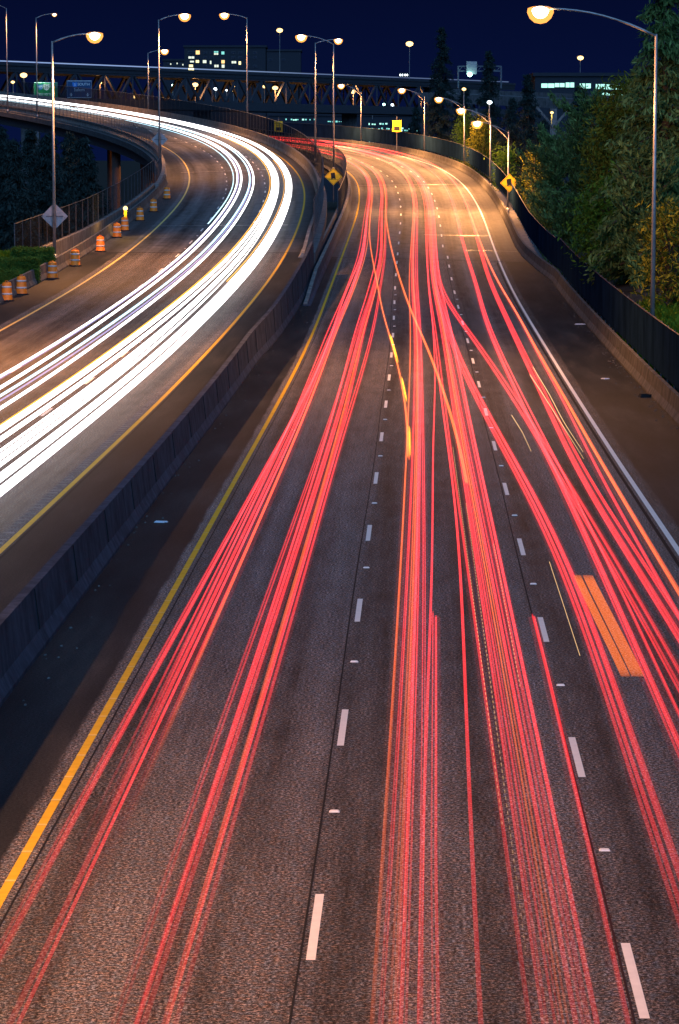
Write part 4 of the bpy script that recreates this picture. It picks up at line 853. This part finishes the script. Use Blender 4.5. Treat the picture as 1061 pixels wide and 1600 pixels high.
# lane changers
A_ = new()
for d in (-.09, .07): streak(A_, R, [(-20, 4.2+d), (13, 4.26+d), (23, 4.31+d), (35, 4.38+d), (41, 4.27+d), (47, 4.07+d), (58, 3.83+d), (70, 3.53+d), (83, 3.15+d), (110, 2.7+d), (150, 2.4+d), (250, 2.6+d), (440, 2.6+d)], S0, S1, .13, glow=.9)
finish(A_, 'tail_light_streaks', RED, 'red streak pair crossing from the middle lane to the right lane near the camera', kind='stuff')
A_ = new()
for d in (-.06, .1): streak(A_, R, [(-20, 5.6+d), (20, 5.5+d), (47, 5.15+d), (74, 4.71+d), (81, 4.5+d), (95, 4.16+d), (106, 3.84+d), (118, 3.41+d), (133, 2.93+d), (151, 2.65+d), (250, 2.8+d), (440, 2.7+d)], 15, S1, .11, glow=.85)
finish(A_, 'tail_light_streaks', RED, 'red streak pair crossing into the right lane farther up the road', kind='stuff')
A_ = new(); streak(A_, R, [(50, 2.5), (62, 2.46), (72, 2.26), (88, 1.94), (98, 1.71), (108, 1.43), (121, 1.01), (140, .59), (159, .16), (193, -.66), (230, -1.4), (440, -1.7)], 50, S1, .1, glow=.9)
finish(A_, 'tail_light_streak', RED2, 'orange streak crossing the dashed line into the middle lane')
A_ = new(); cb = [(56, .97), (64, .93), (75, .78), (83, .60), (95, .29), (105, .01), (114, -.29), (126, -.62), (149, -1.03), (194, -2.18), (230, -2.7), (440, -3.)]
streak(A_, R, cb, 56, S1, .09, glow=.9); finish(A_, 'tail_light_streak', RED2, 'orange streak veering right across the dashed line with yellow flashes')
for a, b, lab in ((56, 65, 'nearest yellow turn signal flash right of the dashed line'), (74, 84, 'middle yellow turn signal flash touching the dashed line'), (92, 108, 'farthest yellow turn signal flash crossing the dashed line')):
    A_ = new(); streak(A_, R, cb, a, b, .06, h=.82, glow=1., gf=([a, a+(b-a)*.3, b-2, b], [.3, 1, 1, .2]), step=1.); finish(A_, 'turn_signal_streak', AMB, lab)
# wide brake light pair
A_ = new(); 
for o0, o1, w in ((4.42, 4.60, .15), (4.635, 4.80, .20)): _streak(A_, R, [(21.4, o1), (33, o0)], 21.4, 33., w, h=.78, th=.01, glow=.9, gf=([21.4, 22.0, 32.2, 33.], [.45, 1, 1, .45]), step=.4)
finish(A_, 'brake_light_streak', streak_mat('brake_light', (1., .17, .005), .42, 'NONE'), 'broad orange brake light streak with square ends in the right lane')
A_ = new(); streak(A_, R, [(-10, 3.24), (10, 3.32), (22, 3.34), (28.3, 3.34)], -12, 28.3, .075, glow=1.2, step=2.); finish(A_, 'tail_light_streak', RED, 'single short red streak left of the right dashed line')
A_ = new(); streak(A_, R, [(-10, 1.41), (9, 1.42), (28.7, 1.52)], -12, 28.7, .11, glow=1.1, step=2.); finish(A_, 'tail_light_streak', RED, 'short blunt-ended red streak in the left half of the middle lane')
for s0, s1, o0, o1, lab in ((12, 62, 2.33, 2.26, 'dotted gold streak between the red streaks of the middle lane'), (6, 48, 2.42, 2.42, 'second dotted gold streak in the middle lane'), (22, 40, 2.9, 2.92, 'short dotted gold streak right of the middle lane streaks')):
    A_ = new(); streak(A_, R, [(s0, o0), (s1, o1)], s0, s1, .012, h=.5, th=.012, glow=.3, gf=([0, 20, 60, 400], [.1, .7, 1, 1]), dash=.22); finish(A_, 'flickering_streak', GLD, lab, kind='stuff')
for pts, lab in (([(90, 5.62), (84, 5.74), (78, 5.80), (66, 5.92), (58, 6.0)], 'thin pale wavering streak in the right lane'), ([(94, 5.92), (88, 5.96), (80, 6.02), (70, 5.98), (60, 6.1)], 'second thin pale wavering streak in the right lane'), ([(72, 4.35), (66, 4.5), (60, 4.55)], 'short pale streak right of the right dashed line')):
    pts = sorted(pts); A_ = new(); streak(A_, R, pts, pts[0][0], pts[-1][0], .016, h=.6, th=.016, glow=.5, gf=([0, 60, 75, 95], [.3, .3, .8, 1]), step=1.); finish(A_, 'flickering_streak', GLD, lab)
A_ = new(); streak(A_, R, [(23, 4.05), (38, 4.05)], 25., 38, .008, h=.5, th=.008, glow=.4, gf=([0, 400], [1, 1])); finish(A_, 'flickering_streak', GLD, 'hairline orange streak left of the brake light streak')
# headlights, left carriageway
one = ([-100, 500], [1, 1]); T0, T1 = -40, 470
A_, C_, P_ = new(), new(), new()
streak(A_, L, [(-50, .93), (90, .98), (187, 1.0), (470, 1.0)], T0, T1, .10, h=.65, gf=one); streak(P_, L, [(-50, 1.08), (90, 1.10), (187, 1.12), (470, 1.1)], T0, T1, .07, h=.65, gf=one, glow=.5)
streak(A_, L, [(-50, 1.72), (40, 1.68), (85, 1.40), (187, 1.37), (470, 1.4)], T0, T1, .15, h=.65, gf=one)
streak(C_, L, [(-50, 2.15), (40, 2.12), (79, 2.06), (187, 2.14), (470, 2.1)], T0, T1, .11, h=.65, gf=one); streak(A_, L, [(-50, 2.84), (33, 2.80), (73, 2.62), (187, 2.49), (470, 2.5)], T0, T1, .14, h=.65, gf=one)
streak(C_, L, [(150, .62), (187, .72), (330, .2), (470, -.2)], 150, T1, .07, h=.65, gf=one, glow=.8); streak(P_, L, [(-50, 2.35), (40, 2.3), (187, 2.25)], T0, 230, .05, h=.6, gf=one, glow=.6)
finish(A_, 'headlight_streaks', WHT, 'white headlight streaks in the middle lane of the left carriageway', kind='stuff'); finish(C_, 'headlight_streaks', CYN, 'cool blue headlight streaks in the middle lane of the left carriageway', kind='stuff'); finish(P_, 'headlight_streaks', PUR, 'thin violet headlight streaks in the middle lane of the left carriageway', kind='stuff')
A_ = new()
for pts in ([(-50, 3.70, .13), (60, 3.72, .13), (120, 3.95, .11), (187, 4.16, .09), (470, 4.2, .2)], [(-50, 3.90, .07), (60, 3.90, .07), (120, 4.08, .07), (187, 4.28, .07), (470, 4.3, .1)], [(-50, 4.22, .20), (60, 4.22, .22), (120, 4.32, .17), (187, 4.42, .11), (470, 4.5, .2)],
            [(-50, 4.72, .08), (60, 4.66, .10), (120, 4.56, .10), (187, 4.54, .08), (470, 4.6, .2)], [(-50, 4.96, .22), (50, 4.92, .24), (90, 4.78, .18), (187, 4.67, .10), (470, 4.65, .2)], [(-50, 5.24, .15), (50, 5.20, .16), (100, 5.05, .05), (187, 4.75, .05), (470, 4.7, .1)],
            [(-50, 5.60, .17), (50, 5.60, .20), (100, 5.50, .22), (187, 5.41, .12), (470, 5.3, .3)], [(-50, 5.82, .05), (90, 5.75, .08), (187, 5.58, .10), (470, 5.5, .2)], [(-50, 6.02, .07), (50, 6.0, .12), (100, 5.9, .14), (187, 5.73, .12), (470, 5.7, .3)], [(-50, 6.22, .14), (50, 6.18, .16), (100, 6.08, .14), (187, 5.88, .11), (470, 5.8, .2)]):
    pts = [(a_, b_, c_*(.95 if a_ < 110 else .62)) for a_, b_, c_ in pts]; streak(A_, L, pts, T0, T1, .3, h=.65, th=.025, gf=one)
finish(A_, 'headlight_streaks', WHT, 'broad white headlight streaks in the lane beside the median', kind='stuff')
A_ = new(); streak(A_, L, [(-50, 3.56), (60, 3.55), (187, 3.98), (300, 4.0)], T0, 300, .045, h=.62, gf=one, glow=.7); streak(A_, L, [(100, 5.2), (187, 5.24), (300, 5.2)], 100, 240, .03, h=.6, gf=one, glow=.6)
finish(A_, 'turn_signal_streak', AMB, 'thin amber streak along the edge of the broad white streaks')
V = []; Gl = []
for t in np.linspace(0, LEN, 40):
    for z, l_ in ((29.95, -1.0), (29.95, -1.25), (30.2, -1.25), (30.2, -1.0)): V.append(tp(t, z-.1, l_)); Gl.append(1.0 if t < 60 else max(.35, 1-(t-60)/140.))
Fc = [(i*4+k, i*4+(k+1) % 4, (i+1)*4+(k+1) % 4, (i+1)*4+k) for i in range(39) for k in range(4)]
o = mk('headlight_streak', V, Fc, BLU, None, attr=Gl); tag(o, 'thin blue-white streak along the upper deck of the truss bridge', 'light streak', 'light streaks of passing traffic')
for ob in bpy.data.objects:
    if '_local' in ob: del ob['_local']
